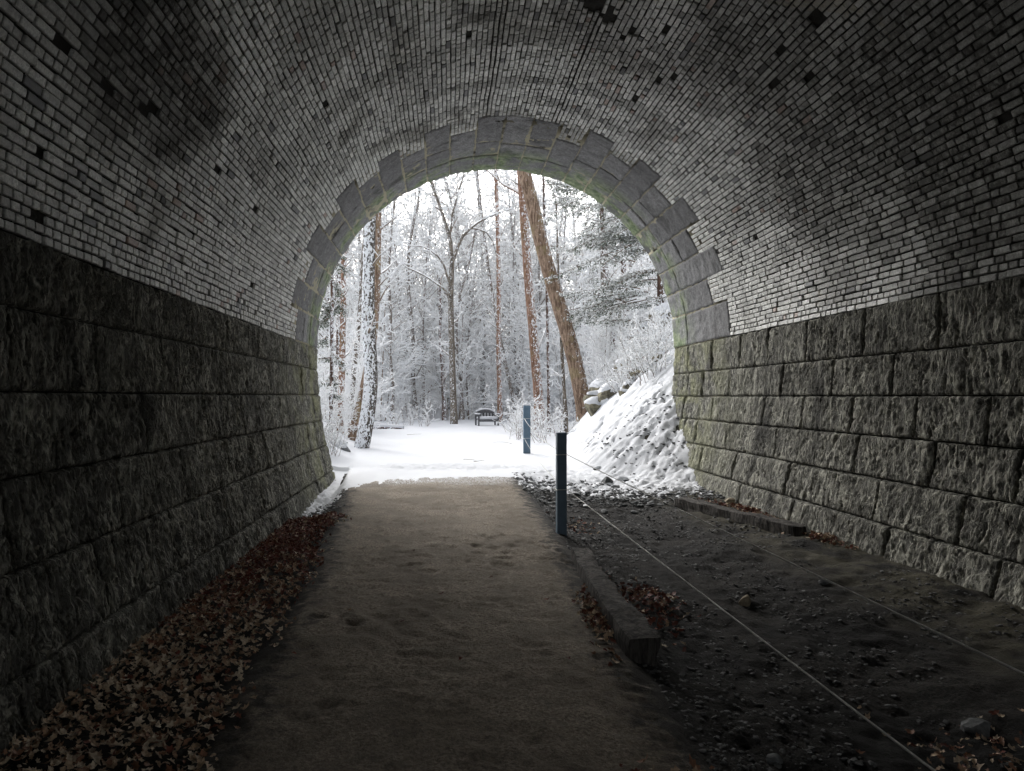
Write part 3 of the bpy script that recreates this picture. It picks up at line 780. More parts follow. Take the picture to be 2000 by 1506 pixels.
# ------------------------------------------------------------------ leaves
def leaf_mesh(seed, maple=False):
    r = random.Random(seed); n = 12; pts = []
    for i in range(n):
        t = i/n*2*PI
        rad = (.62+.38*abs(math.cos(t)))*(.62 if not maple else .85)
        lob = 1.0 if i % 2 == 0 else (.62 if maple else .76)
        rad *= lob*r.uniform(.85, 1.12)
        pts.append((rad*math.cos(t), rad*math.sin(t)*.8))
    cu, cv, tw = r.uniform(-.6, 1.0), r.uniform(.2, 1.3), r.uniform(-.7, .7)
    def z(x, y): return cu*x*x+cv*y*y+tw*x*y+.06*math.sin(9*x+seed)
    V = [(x, y, z(x, y)) for x, y in pts]+[(-.25, 0, z(-.25, 0)-.06), (.25, 0, z(.25, 0)-.06)]
    fs = []
    for i in range(n):
        c = n+1 if abs((i+.5)/n*2*PI-PI) > PI/2 else n
        fs.append((i, (i+1) % n, c))
    fs += [(n/4 if 0 else 3, n, n+1), (n+1, n, 9)]
    me = npmesh('leaf', np.array(V), [np.array(fs, int)], True)
    return me
leaf_vars = [leaf_mesh(i, i % 3 == 0) for i in range(12)]
leaf_tone_meshes = []
for me in leaf_vars:
    for tn in (.05, .25, .45, .7, .95):
        m2 = me.copy(); fattr(m2, 'tone', np.full(len(m2.polygons), tn)); m2.materials.append(M_LEAF); leaf_tone_meshes.append((tn, m2))
def leaves(P, SC, T, parent_label, nsep, seed, name='leaf_drift', parent=None, smallest=0):
    r = np.random.default_rng(seed)
    if parent is None:
        t = tag(empty(name, tuple(P.mean(0))), parent_label, 'leaf pile')
    else: t = parent
    size = SC/P[:, 1]
    pj = proj(P); inf = (pj[:, 0] > 2) & (pj[:, 0] < 1998) & (pj[:, 1] < 1504)
    order = np.argsort(-np.where(inf, size, 0)); sep = order[:nsep]; rs = order[nsep:]
    for i in sep:
        cand = [m for tn, m in leaf_tone_meshes if abs(tn-T[i]) < .16] or [leaf_tone_meshes[0][1]]
        o = link('leaf', cand[int(r.integers(len(cand)))], None, t)
        o.location = Vector(P[i])-t.location; o.scale = (SC[i],)*3; o.rotation_euler = tuple((r.random(2)-.5)*1.5)+(r.random()*6.28,)
    if len(rs):
        o = scatter('leaves', leaf_vars, P[rs], SC[rs], M_LEAF, tilt=.8, seed=seed, tones=T[rs], parent=t)
        o.location = -t.location; o['kind'] = 'stuff'
    return t
# big drift along the left wall
n = 6800
ly = 2.0+8.0*rng.random(n)**1.25
width = np.interp(ly, [2, 3.2, 4.5, 6, 8, 9.5, 10], [1.12, 1.15, 1.08, 1.02, .84, .88, .35])
lx0 = -2.22; u = rng.random(n)
lx = lx0+width*u+.10*fbm(ly*2.3, ly*0, 0, 3, 81)*(u > .6)+.05*rng.standard_normal(n)*(u > .85)
prof_h = .10*np.sin(PI*np.clip(u, 0, 1)*.8+.35)
lz = H(lx, ly)+.02+prof_h*rng.random(n)**.6+.012
lz = np.maximum(lz, np.where(lx > xl_path(ly), .03+.02*rng.random(n), -9))
redness = sstep(4.5, 8.0, ly)
T = np.clip(np.where(rng.random(n) < .04+.66*redness, .22*rng.random(n)+.02, .3+.7*rng.random(n)), 0, 1)
T = np.clip(T+.12*(ly < 5), 0, 1)
SC = np.interp(ly, [2, 5, 10], [.034, .036, .044])*(.45+1.0*rng.random(n))
leaves(np.stack([lx, ly, lz], -1), SC, T, 'long drift of dead brown and red leaves against the left wall', 280, 1)
def pile(cx_, cy_, sx, sy, n, label, seed, red=.4, sc=.038, hgt=.06, nsep=40, ang=0):
    r = np.random.default_rng(seed)
    a = r.standard_normal(n)*.5; b = r.standard_normal(n)*.5
    c, s = math.cos(ang), math.sin(ang)
    x = cx_+a*sx*c-b*sy*s; y = cy_+a*sx*s+b*sy*c
    x = np.minimum(x, 4.2)
    z = np.maximum(zground(x, y), np.where(x < xr_path(y), .02, -9))+.012+hgt*r.random(n)*np.exp(-(a*a+b*b)*2)
    T = np.clip(np.where(r.random(n) < red, .2*r.random(n), .35+.65*r.random(n)), 0, 1)
    leaves(np.stack([x, y, z], -1), sc*(.6+.8*r.random(n)), T, label, nsep, seed)
pile(1.62, 5.75, .28, .65, 260, 'heap of dark red leaves on the right side of the timber', 11, .7, .042, .12, 60, -.1)
pile(1.06, 5.1, .1, .75, 220, 'strip of curled leaves between the path and the timber', 12, .3, .036, .05, 60, -.1)
pile(4.1, 7.75, .14, .38, 130, 'leaf heap at the near end of the right beam', 13, .4, .042, .06, 30)
pile(3.98, 9.6, .12, 1.1, 260, 'orange-brown leaves behind the right beam along the wall', 14, .45, .045, .08, 40, .12)
pile(2.6, 3.25, .45, .5, 240, 'scattered pale dry leaves in the dark lower right corner', 15, .1, .030, .03, 60)
pile(1.12, 2.95, .35, .12, 40, 'few pale leaves at the bottom edge right of the path', 16, .1, .034, .02, 20)
pile(1.75, 9.3, .3, .6, 70, 'thin scatter of brown leaves beside the nearer post', 17, .4, .035, .02, 20)
# single leaves lying on the path, children of the path
r = random.Random(3)
for (x_, y_) in [(808,1078),(862,1163),(682,1195),(785,1218),(900,1290),(680,1010),(640,1000),(650,1075),(600,1060),(548,1255),(490,1340),(1068,1175),(1110,1290),(590,1130),(655,960),(700,948),(960,1130),(830,1020),(575,1280),(470,1345)]:
    p = on_ground(x_, y_, .022)
    o = link('leaf', r.choice(leaf_tone_meshes)[1], None, path, (p[0], p[1], .034)); o.scale = (.032,)*3; o.rotation_euler = (r.uniform(-.3,.3), r.uniform(-.3,.3), r.uniform(0, 6))

# ------------------------------------------------------------------ trees
def _frames(P):
    T = np.empty_like(P); T[:, 1:-1] = P[:, 2:]-P[:, :-2]; T[:, 0] = P[:, 1]-P[:, 0]; T[:, -1] = P[:, -1]-P[:, -2]
    return T/(np.linalg.norm(T, axis=2)[..., None]+1e-9)
def _groups(polys):
    g = {}
    for P, Rr, kk in polys: g.setdefault((len(P), kk), []).append((P, Rr))
    return [(n, kk, np.array([np.asarray(a[0], float) for a in L]), np.array([np.asarray(a[1], float) for a in L])) for (n, kk), L in g.items()]
def tubes_g(groups):
    Vs = []; Fs = []; off = 0
    for n, kk, P, Rr in groups:
        T = _frames(P); B = len(P)
        ref = np.where(np.abs(T[:, :1, 2:3]) > .8, np.array([1., .1, 0]), np.array([0, 0, 1.]))
        s = np.cross(T, ref); s /= (np.linalg.norm(s, axis=2)[..., None]+1e-9); u = np.cross(s, T)
        an = np.arange(kk)*2*PI/kk+.4
        V = P[:, :, None]+Rr[:, :, None, None]*(np.cos(an)[None, None, :, None]*s[:, :, None]+np.sin(an)[None, None, :, None]*u[:, :, None])
        Vs.append(V.reshape(-1, 3))
        i = (np.arange(n-1)[:, None]*kk+np.arange(kk)[None]).ravel(); j = (np.arange(n-1)[:, None]*kk+(np.arange(kk)[None]+1) % kk).ravel()
        q = np.stack([i, j, j+kk, i+kk], 1)
        Fs.append((q[None]+(np.arange(B)*n*kk)[:, None, None]).reshape(-1, 4)+off); off += B*n*kk
    return np.concatenate(Vs), [np.concatenate(Fs)]
def tubes(polys): return tubes_g(_groups(polys))
def snowtubes(polys, grow=1.0):
    out = []
    for n, kk, P, Rr in _groups(polys):
        T = _frames(P); hz = np.sqrt(np.clip(1-T[..., 2]**2, 0, 1))
        r = (np.minimum(Rr, .05)*.9+.015*grow)*np.clip(hz*1.3-.08, .03, 1)
        Q = P.copy(); Q[..., 2] += (Rr*.55+.006)*hz
        out.append((n, 3 if kk <= 4 else 4, Q, r))
    return tubes_g(out)
def curve(p, d, L, r0, r1, n, r, up=.0, wob=.12):
    x, y, z = float(p[0]), float(p[1]), float(p[2]); a, b, c = float(d[0]), float(d[1]), float(d[2])
    q = 1/(math.sqrt(a*a+b*b+c*c)+1e-9); a, b, c = a*q, b*q, c*q; P = [(x, y, z)]; ds = [(a, b, c)]; l = L/n; g = r.gauss
    for i in range(n):
        a += g(0, wob); b += g(0, wob); c += g(0, wob)+up; q = 1/(math.sqrt(a*a+b*b+c*c)+1e-9); a, b, c = a*q, b*q, c*q
        x += a*l; y += b*l; z += c*l; P.append((x, y, z)); ds.append((a, b, c))
    return P, [r0+(r1-r0)*i/n for i in range(n+1)], ds
def branchout(P, Rr, ds, L, lev, r, out, dens, up, t0=.2, spread=.9, minr=.004):
    cnt = dens[0]; n = len(P)-1; g = r.gauss
    for k in range(cnt):
        t = t0+(1-t0)*((k+r.random())/cnt)
        f = t*n; i = min(int(f), n-1); f -= i
        A, B = P[i], P[i+1]; q = (A[0]+(B[0]-A[0])*f, A[1]+(B[1]-A[1])*f, A[2]+(B[2]-A[2])*f)
        rad = (Rr[i]+(Rr[i+1]-Rr[i])*f)*.55
        d = ds[i]; ax = (g(0, 1), g(0, 1), g(0, .6)); dt = ax[0]*d[0]+ax[1]*d[1]+ax[2]*d[2]
        ax = (ax[0]-d[0]*dt, ax[1]-d[1]*dt, ax[2]-d[2]*dt); m = spread/(math.sqrt(ax[0]**2+ax[1]**2+ax[2]**2)+1e-9); e = 1-spread*.45
        nd = (d[0]*e+ax[0]*m, d[1]*e+ax[1]*m, d[2]*e+ax[2]*m+up*.3)
        l = L*(1-.55*t)*r.uniform(.55, 1.15)
        m = 5 if lev == 0 else 4 if lev == 1 else 3
        P2, R2_, d2 = curve(q, nd, l, max(rad*.8, minr), minr*.75, m, r, up*.12, .13+.04*lev)
        out.append((P2, R2_, 4 if lev == 0 else 3))
        if len(dens) > 1: branchout(P2, R2_, d2, l*.55, lev+1, r, out, dens[1:], up, .15, .85, minr*.9)
def make_bare(seed, h, r0, dens=(26, 5, 4), lean=.05, first=.25, up=.5, blen=.32, minr=.008):
    r = random.Random(seed); out = []
    P, Rr, ds = curve((0,0,-.3), (r.gauss(0, lean), r.gauss(0, lean), 1), h, r0, r0*.22, 9, r, .06, .045)
    out = []; branchout(P, Rr, ds, h*blen, 0, r, out, dens, up, first, .9, minr)
    return [(P, Rr, 7)], out
def meshset(trunk, crown, tm):
    V, Fx = tubes(trunk); mt = npmesh('trunk', V, Fx); mt.materials.append(tm)
    V, Fx = tubes(crown); mc = npmesh('crown', V, Fx); mc.materials.append(M_TWIG)
    V, Fx = snowtubes(crown); ms = npmesh('snow_on_branches', V, Fx); ms.materials.append(M_SNOWT)
    return mt, mc, ms
def put_tree(ms, loc, label, group, rz, sc, name='bare_tree', cat='tree'):
    t = tag(empty(name, loc), label, cat, group); t.rotation_euler = (0, 0, rz); t.scale = (sc,)*3
    for nm, me in zip(('trunk', 'crown', 'snow_on_branches'), ms):
        if me is not None: tag(link(nm, me, None, t), kind='stuff' if nm == 'snow_on_branches' else None)
    return t
bare = [meshset(*make_bare(200+i, 15+2*(i % 3), .10+.03*(i % 3), (34, 7, 4), first=.06+.04*(i % 3), up=.3, minr=.013), M_BARK_FAR) for i in range(6)]
sapl = [meshset(*make_bare(300+i, 4.5+1.2*(i % 3), .022, (26, 7, 3), first=.03, up=.2, blen=.45, minr=.0075), M_TWIG) for i in range(5)]
bush = []
for i in range(3):
    r = random.Random(400+i); tr = []; cr = []
    for k in range(9):
        P, Rr, ds = curve((r.gauss(0, .18), r.gauss(0, .18), -.1), (r.gauss(0, .35), r.gauss(0, .35), 1), r.uniform(.9, 1.9), .009, .003, 5, r, 0, .10)
        tr.append((P, Rr, 3)); branchout(P, Rr, ds, .55, 1, r, cr, (6, 3), .3, .2, .8, .0035)
    bush.append(meshset(tr, cr, M_TWIG))
GF = 'bare snow-laden trees of the far woods'; GS = 'snow-laden saplings in front of the woods'; GB = 'bare twiggy bushes at the clearing edge'
r = random.Random(77)
def Hs_(x, y): return float(H(np.array([x]), np.array([y]))[0])
cnt = 0
for band, (y0, y1, num) in enumerate(((46, 60, 26), (60, 80, 34), (80, 115, 42), (115, 160, 40))):
    for k in range(num):
        y = r.uniform(y0, y1); x0, x1 = (560-HX)/F*y-2, (1400-HX)/F*y+2
        x = x0+(x1-x0)*((k+r.random())/num)
        put_tree(bare[r.randrange(6)], (x, y, Hs(x, y)), 'thin bare snow-laden tree in the dense far woods beyond the tunnel mouth', GF, r.uniform(0, 6.28), r.uniform(.9, 1.15)+.17*(y > 60))
for k in range(12):
    y = r.uniform(58, 78); x = (700+340*(k+r.random())/12-HX)/F*y
    put_tree(bare[r.randrange(6)], (x, y, Hs(x, y)), 'thin bare snow-laden tree in the dense far woods beyond the tunnel mouth', GF, r.uniform(0, 6.28), r.uniform(1.35, 1.6))
for k in range(95):
    y = r.uniform(43, 75); x = r.uniform((600-HX)/F*y, (1340-HX)/F*y)
    if y < 50 and abs(x/y*F+HX-951) < 45: continue
    put_tree(sapl[r.randrange(5)], (x, y, Hs(x, y)), 'slender snow-laden sapling in front of the far woods', GS, r.uniform(0, 6.28), r.uniform(.8, 1.9), 'sapling', 'sapling')
for k in range(34):     # right slope
    y = r.uniform(27, 42); x = r.uniform((1165-HX)/F*y, (1330-HX)/F*y)
    put_tree(sapl[r.randrange(5)], (x, y, Hs(x, y)-.05), 'slender snow-covered sapling on the steep right bank', 'snow-covered saplings on the right bank', r.uniform(0, 6.28), r.uniform(.45, .95), 'sapling', 'sapling')
for k in range(22):     # left slope
    y = r.uniform(17, 38); x = r.uniform((600-HX)/F*y, (705-HX)/F*y)
    if x > -2.6 or (y < 24 and (x/y*F+HX) > 655): continue
    put_tree(sapl[r.randrange(5)], (x, y, Hs(x, y)-.05), 'slender snow-covered sapling on the left bank', 'snow-covered saplings on the left bank', r.uniform(0, 6.28), r.uniform(.4, .9), 'sapling', 'sapling')
BL = ['just right of the bench', 'between the bench and the farther post', 'directly behind the farther post', 'right of the farther post', 'in the gap between the two posts', 'behind the bench corner', 'well behind the farther post', 'by the foot of the thin young tree', 'left of the bench', 'nearest the leaning trunk base', 'far left of the forked tree', 'left of the forked tree foot', 'farthest left beside the fallen log', 'nearest to the viewer, in front of the bench side', 'low and close, right behind the nearer post top']
for bi_, (x_, d_) in enumerate([(1004,30),(1015,27),(1030,29),(1055,26),(1075,30),(1028,34),(1045,33),(1085,27),(1052,38),(1110,28),(800,38),(830,36),(770,37),(1012,25),(1065,23)]):
    x = (x_-HX)/F*d_
    put_tree(bush[r.randrange(3)], (x, d_, Hs(x, d_)), 'bare twiggy bush '+BL[bi_], GB, r.uniform(0, 6), r.uniform(.65, 1.1), 'bush', 'bush')
for k in range(85):
    d_ = r.uniform(16, 29); x_ = r.uniform(1150, 1312); x = (x_-HX)/F*d_
    if Hs(x, d_) < 1.6: continue
    put_tree(bush[r.randrange(3)], (x, d_, Hs(x, d_)), 'snow-matted bramble on top of the right bank', 'snow-matted brambles on the right bank', r.uniform(0, 6), r.uniform(.5, .9), 'bramble', 'bramble')
for k in range(12):
    d_ = r.uniform(14.9, 18); x_ = r.uniform(560, 650); x = (x_-HX)/F*d_
    if x > -2.35: continue
    put_tree(bush[r.randrange(3)], (x, d_, Hs(x, d_)), 'snow-matted bramble on the left bank beside the wall end', 'snow-matted brambles on the left bank', r.uniform(0, 6), r.uniform(.4, .7), 'bramble', 'bramble')

def pixtree(name, label, pts, d, w0, w1, mat, branches=(14, 5, 3), blen=1.6, first=.25, seed=1, up=.4, extra=None, cat='tree', minr=.006, topz=None, k=12):
    r = random.Random(seed)
    P = np.array([at(px_, py_, d) for px_, py_ in pts]); base = P[0].copy()
    # resample smooth
    t = np.linspace(0, len(P)-1, len(P)*4); i = np.arange(len(P))
    P = np.stack([np.interp(t, i, P[:, q]) for q in range(3)], 1)
    ker = np.array([1, 2, 3, 2, 1])/9.
    Pp = np.pad(P, ((2, 2), (0, 0)), mode='edge'); Ps = sum(ker[q]*Pp[q:q+len(P)] for q in range(5)); Ps[0] = P[0]; Ps[-1] = P[-1]; P = Ps
    gz = Hs(P[0][0], P[0][1])
    P[0][2] = min(P[0][2], gz-.3)
    P[:, 1] += np.linspace(0, .6, len(P))*r.uniform(-1, 1)
    rad = np.linspace(w0, w1, len(P))/F*d/2
    rad[:2] *= 1.15
    o = empty(name, (base[0], base[1], gz)); tag(o, label, cat)
    base = np.array(o.location)
    ds = list(np.gradient(P, axis=0)/np.linalg.norm(np.gradient(P, axis=0), axis=1)[:, None])
    out = []
    if branches: branchout(P-base, rad*.6, ds, blen, 0, r, out, branches, up, first, .9, minr)
    ex = []
    for e_pts, e0, e1, dd in (extra or []):
        Q = np.array([at(a, b, d+dd*q) for q, (a, b) in enumerate(e_pts)])-base
        tt = np.linspace(0, len(Q)-1, len(Q)*3); ii = np.arange(len(Q)); Q = np.stack([np.interp(tt, ii, Q[:, c]) for c in range(3)], 1)
        rr_ = np.linspace(e0, e1, len(Q))/F*d/2; ex.append((Q, rr_, 6))
        dq = list(np.gradient(Q, axis=0)/np.linalg.norm(np.gradient(Q, axis=0), axis=1)[:, None])
        branchout(Q, rr_, dq, blen*.9, 1, r, out, (7, 4, 3), up*.8, .15, .8, minr)
    V, Fx = tubes([(P-base, rad, k)])
    # knobbly bark
    V = V+.012*np.stack([fbm(V[:,0]*9+seed, V[:,1]*9, V[:,2]*2.5, 3, 5), fbm(V[:,0]*9, V[:,1]*9+seed, V[:,2]*2.5, 3, 6), V[:,0]*0], -1)
    link('trunk', npmesh('trunk', V, Fx), mat, o)
    if ex:
        for q in ex:
            V, Fx = tubes([q]); link('limb', npmesh('limb', V, Fx), mat if mat is not M_BARK_PLAST else M_TWIG, o)
    if out or ex:
        if out:
            V, Fx = tubes(out); link('crown', npmesh('crown', V, Fx), M_TWIG, o)
        V, Fx = snowtubes(out+ex, 1.0); tag(link('snow_on_branches', npmesh('snow_on_branches', V, Fx), M_SNOWT, o), kind='stuff')
    return o
T_A = pixtree('snow_plastered_tree', 'curved trunk plastered with clumped snow, nearest tree at the left', [(703,890),(712,850),(720,800),(726,745),(724,690),(720,620),(722,520),(725,430),(727,330),(729,230),(731,60)], 21, 31, 19, M_BARK_PLAST, (6, 4, 3), 1.4, .35, 1)
pixtree('leaning_tree', 'brown trunk close behind the snow-plastered tree at left', [(690,850),(706,790),(718,730),(726,660),(732,580),(734,480),(735,400),(737,300),(740,150)], 24, 23, 14, M_BARK_ORANGE, (8, 4, 3), 1.8, .4, 2)
pixtree('straight_tree', 'straight slim brown trunk left of the snow-plastered tree', [(664,850),(667,770),(671,650),(673,520),(674,420),(675,250)], 25, 13, 9, M_BARK_RUST, (10, 4, 3), 1.5, .2, 3)
pixtree('dark_tree', 'thin dark snow-spotted trunk between the left wall end and the slim brown trunk', [(657,850),(659,760),(662,640),(664,520),(663,400)], 27, 9, 6, M_BARK_DARK, (16, 5, 3), 1.4, .1, 4)
pixtree('slanting_tree', 'slanting slim trunk just right of the slim brown trunk', [(684,800),(692,720),(702,620),(708,520),(714,420),(720,300)], 30, 10, 7, M_BARK_GREY, (12, 5, 3), 1.6, .15, 5)
pixtree('forked_tree', 'slender forked tree alone in the middle of the clearing left of the bench', [(887,826),(885,770),(882,660),(880,580),(883,512)], 40, 14, 10, M_BARK_GREY, (5, 5, 3), 2.4, .3, 6,
    extra=[([(883,514),(880,470),(868,430),(858,400),(848,372),(836,345),(822,318),(812,280)], 8, 3, .05), ([(883,516),(893,485),(903,463),(918,447),(935,434),(955,424),(975,415),(1000,408)], 6.5, 2, -.1),
           ([(878,460),(882,440),(883,420),(890,395),(896,372),(905,345),(910,310)], 5, 2, .2), ([(881,560),(873,540),(868,520),(855,500),(838,487),(822,481),(800,480)], 5, 1.6, -.15),
           ([(880,590),(868,565),(850,552),(832,540),(812,530),(795,523),(780,510)], 5, 1.5, .1), ([(850,376),(843,350),(838,320),(834,290)], 4, 2, .1), ([(920,446),(935,448),(950,454),(962,470),(970,500)], 3.5, 1.4, .1)])
pixtree('leaning_pine', 'thick orange-brown trunk leaning left in front of the right bank', [(1146,835),(1134,760),(1121,700),(1105,640),(1086,580),(1068,520),(1052,460),(1041,410),(1029,360),(1018,320),(1003,240),(990,150)], 26, 31, 23, M_BARK_ORANGE, None, seed=7, k=16)
pixtree('rusty_pine', 'tall rusty trunk just left of the thick leaning trunk', [(1054,812),(1050,760),(1045,700),(1039,630),(1032,560),(1026,480),(1021,400),(1016,330),(1012,240),(1010,120)], 32, 19, 15, M_BARK_RUST, (10, 4, 3), 2.0, .15, 8,
    extra=[([(1018,380),(1005,372),(985,362),(968,348),(950,332),(935,315)], 5, 3, .1)])
pixtree('young_tree', 'thin trunk standing in front of the leaning trunk near the bank foot', [(1106,822),(1102,770),(1098,700),(1095,640),(1091,560),(1088,470),(1086,400)], 27, 8, 3, M_BARK_GREY, (22, 4, 3), 1.3, .2, 9)
pixtree('conifer_tree', 'dark snowy conifer trunk on the right bank, left of two', [(1200,700),(1194,640),(1189,580),(1183,510),(1179,440),(1176,380),(1172,280)], 30, 13, 10, M_BARK_DARK, (18, 4, 3), 1.8, .05, 10, up=-.1)
pixtree('conifer_tree', 'dark snowy conifer trunk on the right bank, right of two', [(1226,680),(1222,600),(1218,530),(1215,450),(1212,380),(1210,270)], 31, 11, 9, M_BARK_DARK, (18, 4, 3), 1.6, .05, 11, up=-.1)
pixtree('straight_tree', 'short visible grey-brown trunk low between the conifers and the leaning trunk', [(1179,700),(1178,640),(1177,580),(1176,480),(1174,380)], 36, 9, 6, M_BARK_GREY, (12, 4, 3), 1.6, .2, 12)
pixtree('straight_tree', 'straight rust-flecked trunk right behind the bench', [(977,808),(975,740),(973,680),(974,600),(973,500),(970,400),(966,300)], 44, 10, 7, M_BARK_RUST, (16, 5, 3), 2.6, .15, 13, up=.5)
pixtree('slanting_tree', 'snow-lined slanting trunk leaning left over the bench', [(1008,810),(996,750),(984,700),(970,630),(958,560),(948,490),(940,420),(930,330)], 46, 8, 5, M_BARK_FAR, (14, 5, 3), 2.6, .2, 14)
pixtree('crooked_tree', 'crooked thin trunk left of the forked tree', [(868,812),(866,760),(864,710),(858,660),(862,600),(858,540)], 47, 9, 4, M_BARK_DARK, (14, 5, 3), 2.4, .2, 15)
pixtree('slanting_tree', 'snow-lined trunk just right of the forked tree', [(904,818),(900,760),(892,700),(890,640),(896,580),(915,520),(930,440)], 48, 8, 4, M_BARK_FAR, (14, 5, 3), 2.6, .2, 16)
pixtree('slanting_tree', 'slim trunk left of centre with many low snowy limbs', [(812,800),(806,740),(808,680),(802,610),(795,540),(800,470),(815,400)], 50, 9, 5, M_BARK_FAR, (18, 6, 3), 3, .12, 17)
pixtree('slanting_tree', 'slim branchy trunk right of the snow-plastered tree', [(765,812),(768,750),(760,690),(764,620),(758,540),(765,450),(775,360)], 44, 8, 5, M_BARK_FAR, (18, 6, 3), 2.8, .12, 18)

# hemlock boughs hanging over the upper right
def bough(r, start, dirv, L):
    tw = []; gr = []; sn = []
    P, Rr, ds = curve(start, dirv, L, .022, .005, 9, r, -.035, .05); tw.append((P, Rr, 3)); P = np.array(P); ds = np.array(ds)
    n = 16
    for k in range(n):
        t = .12+.86*k/n; f = t*9; i = min(int(f), 8); q = P[i]+(P[i+1]-P[i])*(f-i); d = ds[i]
        side = np.array([-d[1], d[0], 0.]); side /= np.linalg.norm(side)+1e-9
        s_ = (1 if k % 2 else -1)
        l = L*.34*(1-t*.65)*r.uniform(.7, 1.2)
        P2, R2_, d2 = curve(q, d*.7+side*s_*.9+np.array([0,0,r.uniform(-.25,.05)]), l, .007, .003, 4, r, -.07, .09); tw.append((P2, R2_, 3)); P2 = np.array(P2); d2 = np.array(d2)
        for j in range(int(14*l/.5)+5):
            tt = r.random()*4; ii = min(int(tt), 3); c = P2[ii]+(P2[ii+1]-P2[ii])*(tt-ii)+np.array([r.gauss(0,.05), r.gauss(0,.05), r.gauss(-.02,.03)])
            dd = d2[ii]+np.array([r.gauss(0,.5), r.gauss(0,.5), r.gauss(-.15,.3)]); dd /= np.linalg.norm(dd)
            sd_ = np.cross(dd, [0,0,1]); sd_ = sd_/(np.linalg.norm(sd_)+1e-9)+np.array([0,0,r.uniform(-.5,.5)])
            ln, wd = r.uniform(.06,.13), r.uniform(.012,.024)
            gr.append((c, c+dd*ln*.5+sd_*wd, c+dd*ln, c+dd*ln*.5-sd_*wd))
            if r.random() < .62:
                h_ = np.array([0,0,.022]); w2 = wd*r.uniform(.9, 1.8)
                sn.append((c+h_*.4, c+dd*ln*.5+sd_*w2+h_*.6, c+dd*ln*.95+h_*.3, c+dd*ln*.5-sd_*w2+h_*.6, c+dd*ln*.5+h_*2.0))
    return tw, gr, sn
M_NEEDLE = simple('hemlock_needles', (.05,.075,.05), (.11,.14,.085), 8)
def conifer(label, trunkpx, d, w0, w1, starts, seed, mat):
    r = random.Random(seed)
    o = pixtree('hemlock_tree', label, trunkpx, d, w0, w1, mat, (8, 3), 1.0, .3, seed)
    base = np.array(o.location); tw, gr, sn = [], [], []
    for (px_, py_, dx, dy, dz, L) in starts:
        s = np.array(at(px_, py_, d))-base
        a, b, c = bough(r, s, (dx, dy, dz), L); tw += a; gr += b; sn += c
    V, Fx = tubes(tw); tag(link('bough', npmesh('bough', V, Fx), M_TWIG, o), kind='stuff')
    G = np.array(gr).reshape(-1, 3); link('foliage', npmesh('foliage', G, [np.arange(len(G)).reshape(-1, 4)], False), M_NEEDLE, o)
    Q = np.array(sn).reshape(-1, 3); b = np.arange(len(sn))*5
    tri = np.concatenate([np.stack([b+i, b+(i+1) % 4, b+4], 1) for i in range(4)])
    link('snow_on_foliage', npmesh('snow_on_foliage', Q, [tri], True), M_SNOWT, o)
r = random.Random(9)
st = [(r.uniform(1200, 1290), r.uniform(300, 600), r.uniform(-1, -.6), r.uniform(-.9, .8), r.uniform(-.15, .2), r.uniform(2.0, 3.4)) for _ in range(34)]
st += [(r.uniform(1250, 1330), r.uniform(400, 640), r.uniform(-1, -.4), r.uniform(-.9, .8), r.uniform(-.15, .2), r.uniform(1.4, 2.4)) for _ in range(22)]
conifer('hemlock whose snowy green boughs sweep left across the upper right of the mouth', [(1290,700),(1288,600),(1286,480),(1284,360),(1282,200)], 25, 15, 11, st, 31, M_BARK_DARK)
st = [(r.uniform(1052, 1075), r.uniform(330, 420), r.uniform(.5, 1), r.uniform(-.2, .6), r.uniform(-.1, .2), r.uniform(1.2, 2.6)) for _ in range(7)]
st += [(1062, 470, -.5, -1, -.1, .9), (1064, 480, 1, .2, .05, 1.6), (1066, 610, .9, .2, -.05, 1.2)]
conifer('slim hemlock behind the leaning trunk with short snowy sprays', [(1072,812),(1070,700),(1067,580),(1063,460),(1058,340),(1054,250)], 30, 6, 4, st, 32, M_BARK_DARK)
st = [(r.uniform(636, 655), r.uniform(480, 790), r.uniform(-.8, .3), r.uniform(-.3, 1), r.uniform(-.2, .1), r.uniform(.5, .9)) for _ in range(22)]
conifer('small hemlock with snow-heaped sprays by the left wall end', [(646,880),(647,760),(648,640),(648,500),(649,420)], 22, 8, 5, st, 33, M_BARK_DARK)

# ------------------------------------------------------------------ outcrop on the right bank
oc_ = tag(empty('rock_outcrop', (0,0,0)), 'mossy rock ledge breaking out of the snow at the top of the right bank', 'rock outcrop')
ro = random.Random(21)
for k in range(58):
    px_ = ro.uniform(1165, 1312) if k < 40 else ro.uniform(1215, 1316); y = ro.uniform(20.5, 26) if k < 40 else ro.uniform(17.3, 19.6); x = (px_-HX)/F*y; z = Hs(x, y); wp = ro.uniform(28, 74)
    py_ = HY-(z-CAMZ)/y*F
    s = wp/F*y/2
    q = link('rock_ledge', rock_mesh('rock_ledge', 500+k, 3, flat=.75), M_OUTCROP, oc_, (x, y, z+s*.2)); q.scale = (s*1.1, s, s)
    me = rock_mesh('snow_cap', 500+k, 3, flat=.75); v = np.empty(len(me.vertices)*3, np.float32); me.vertices.foreach_get('co', v); v = v.reshape(-1, 3)
    top = v[:, 2] > .28; v[:, 2] = np.where(top, v[:, 2]+.16+.1*fbm(v[:, 0]*4, v[:, 1]*4, 0, 2, k), v[:, 2]-.15); v[:, :2] *= np.where(top, 1.04, .85)[:, None]
    me.vertices.foreach_set('co', v.ravel()); me.polygons.foreach_set('use_smooth', [True]*len(me.polygons)); me.update()
    link('snow_cap', me, M_SNOW, q)

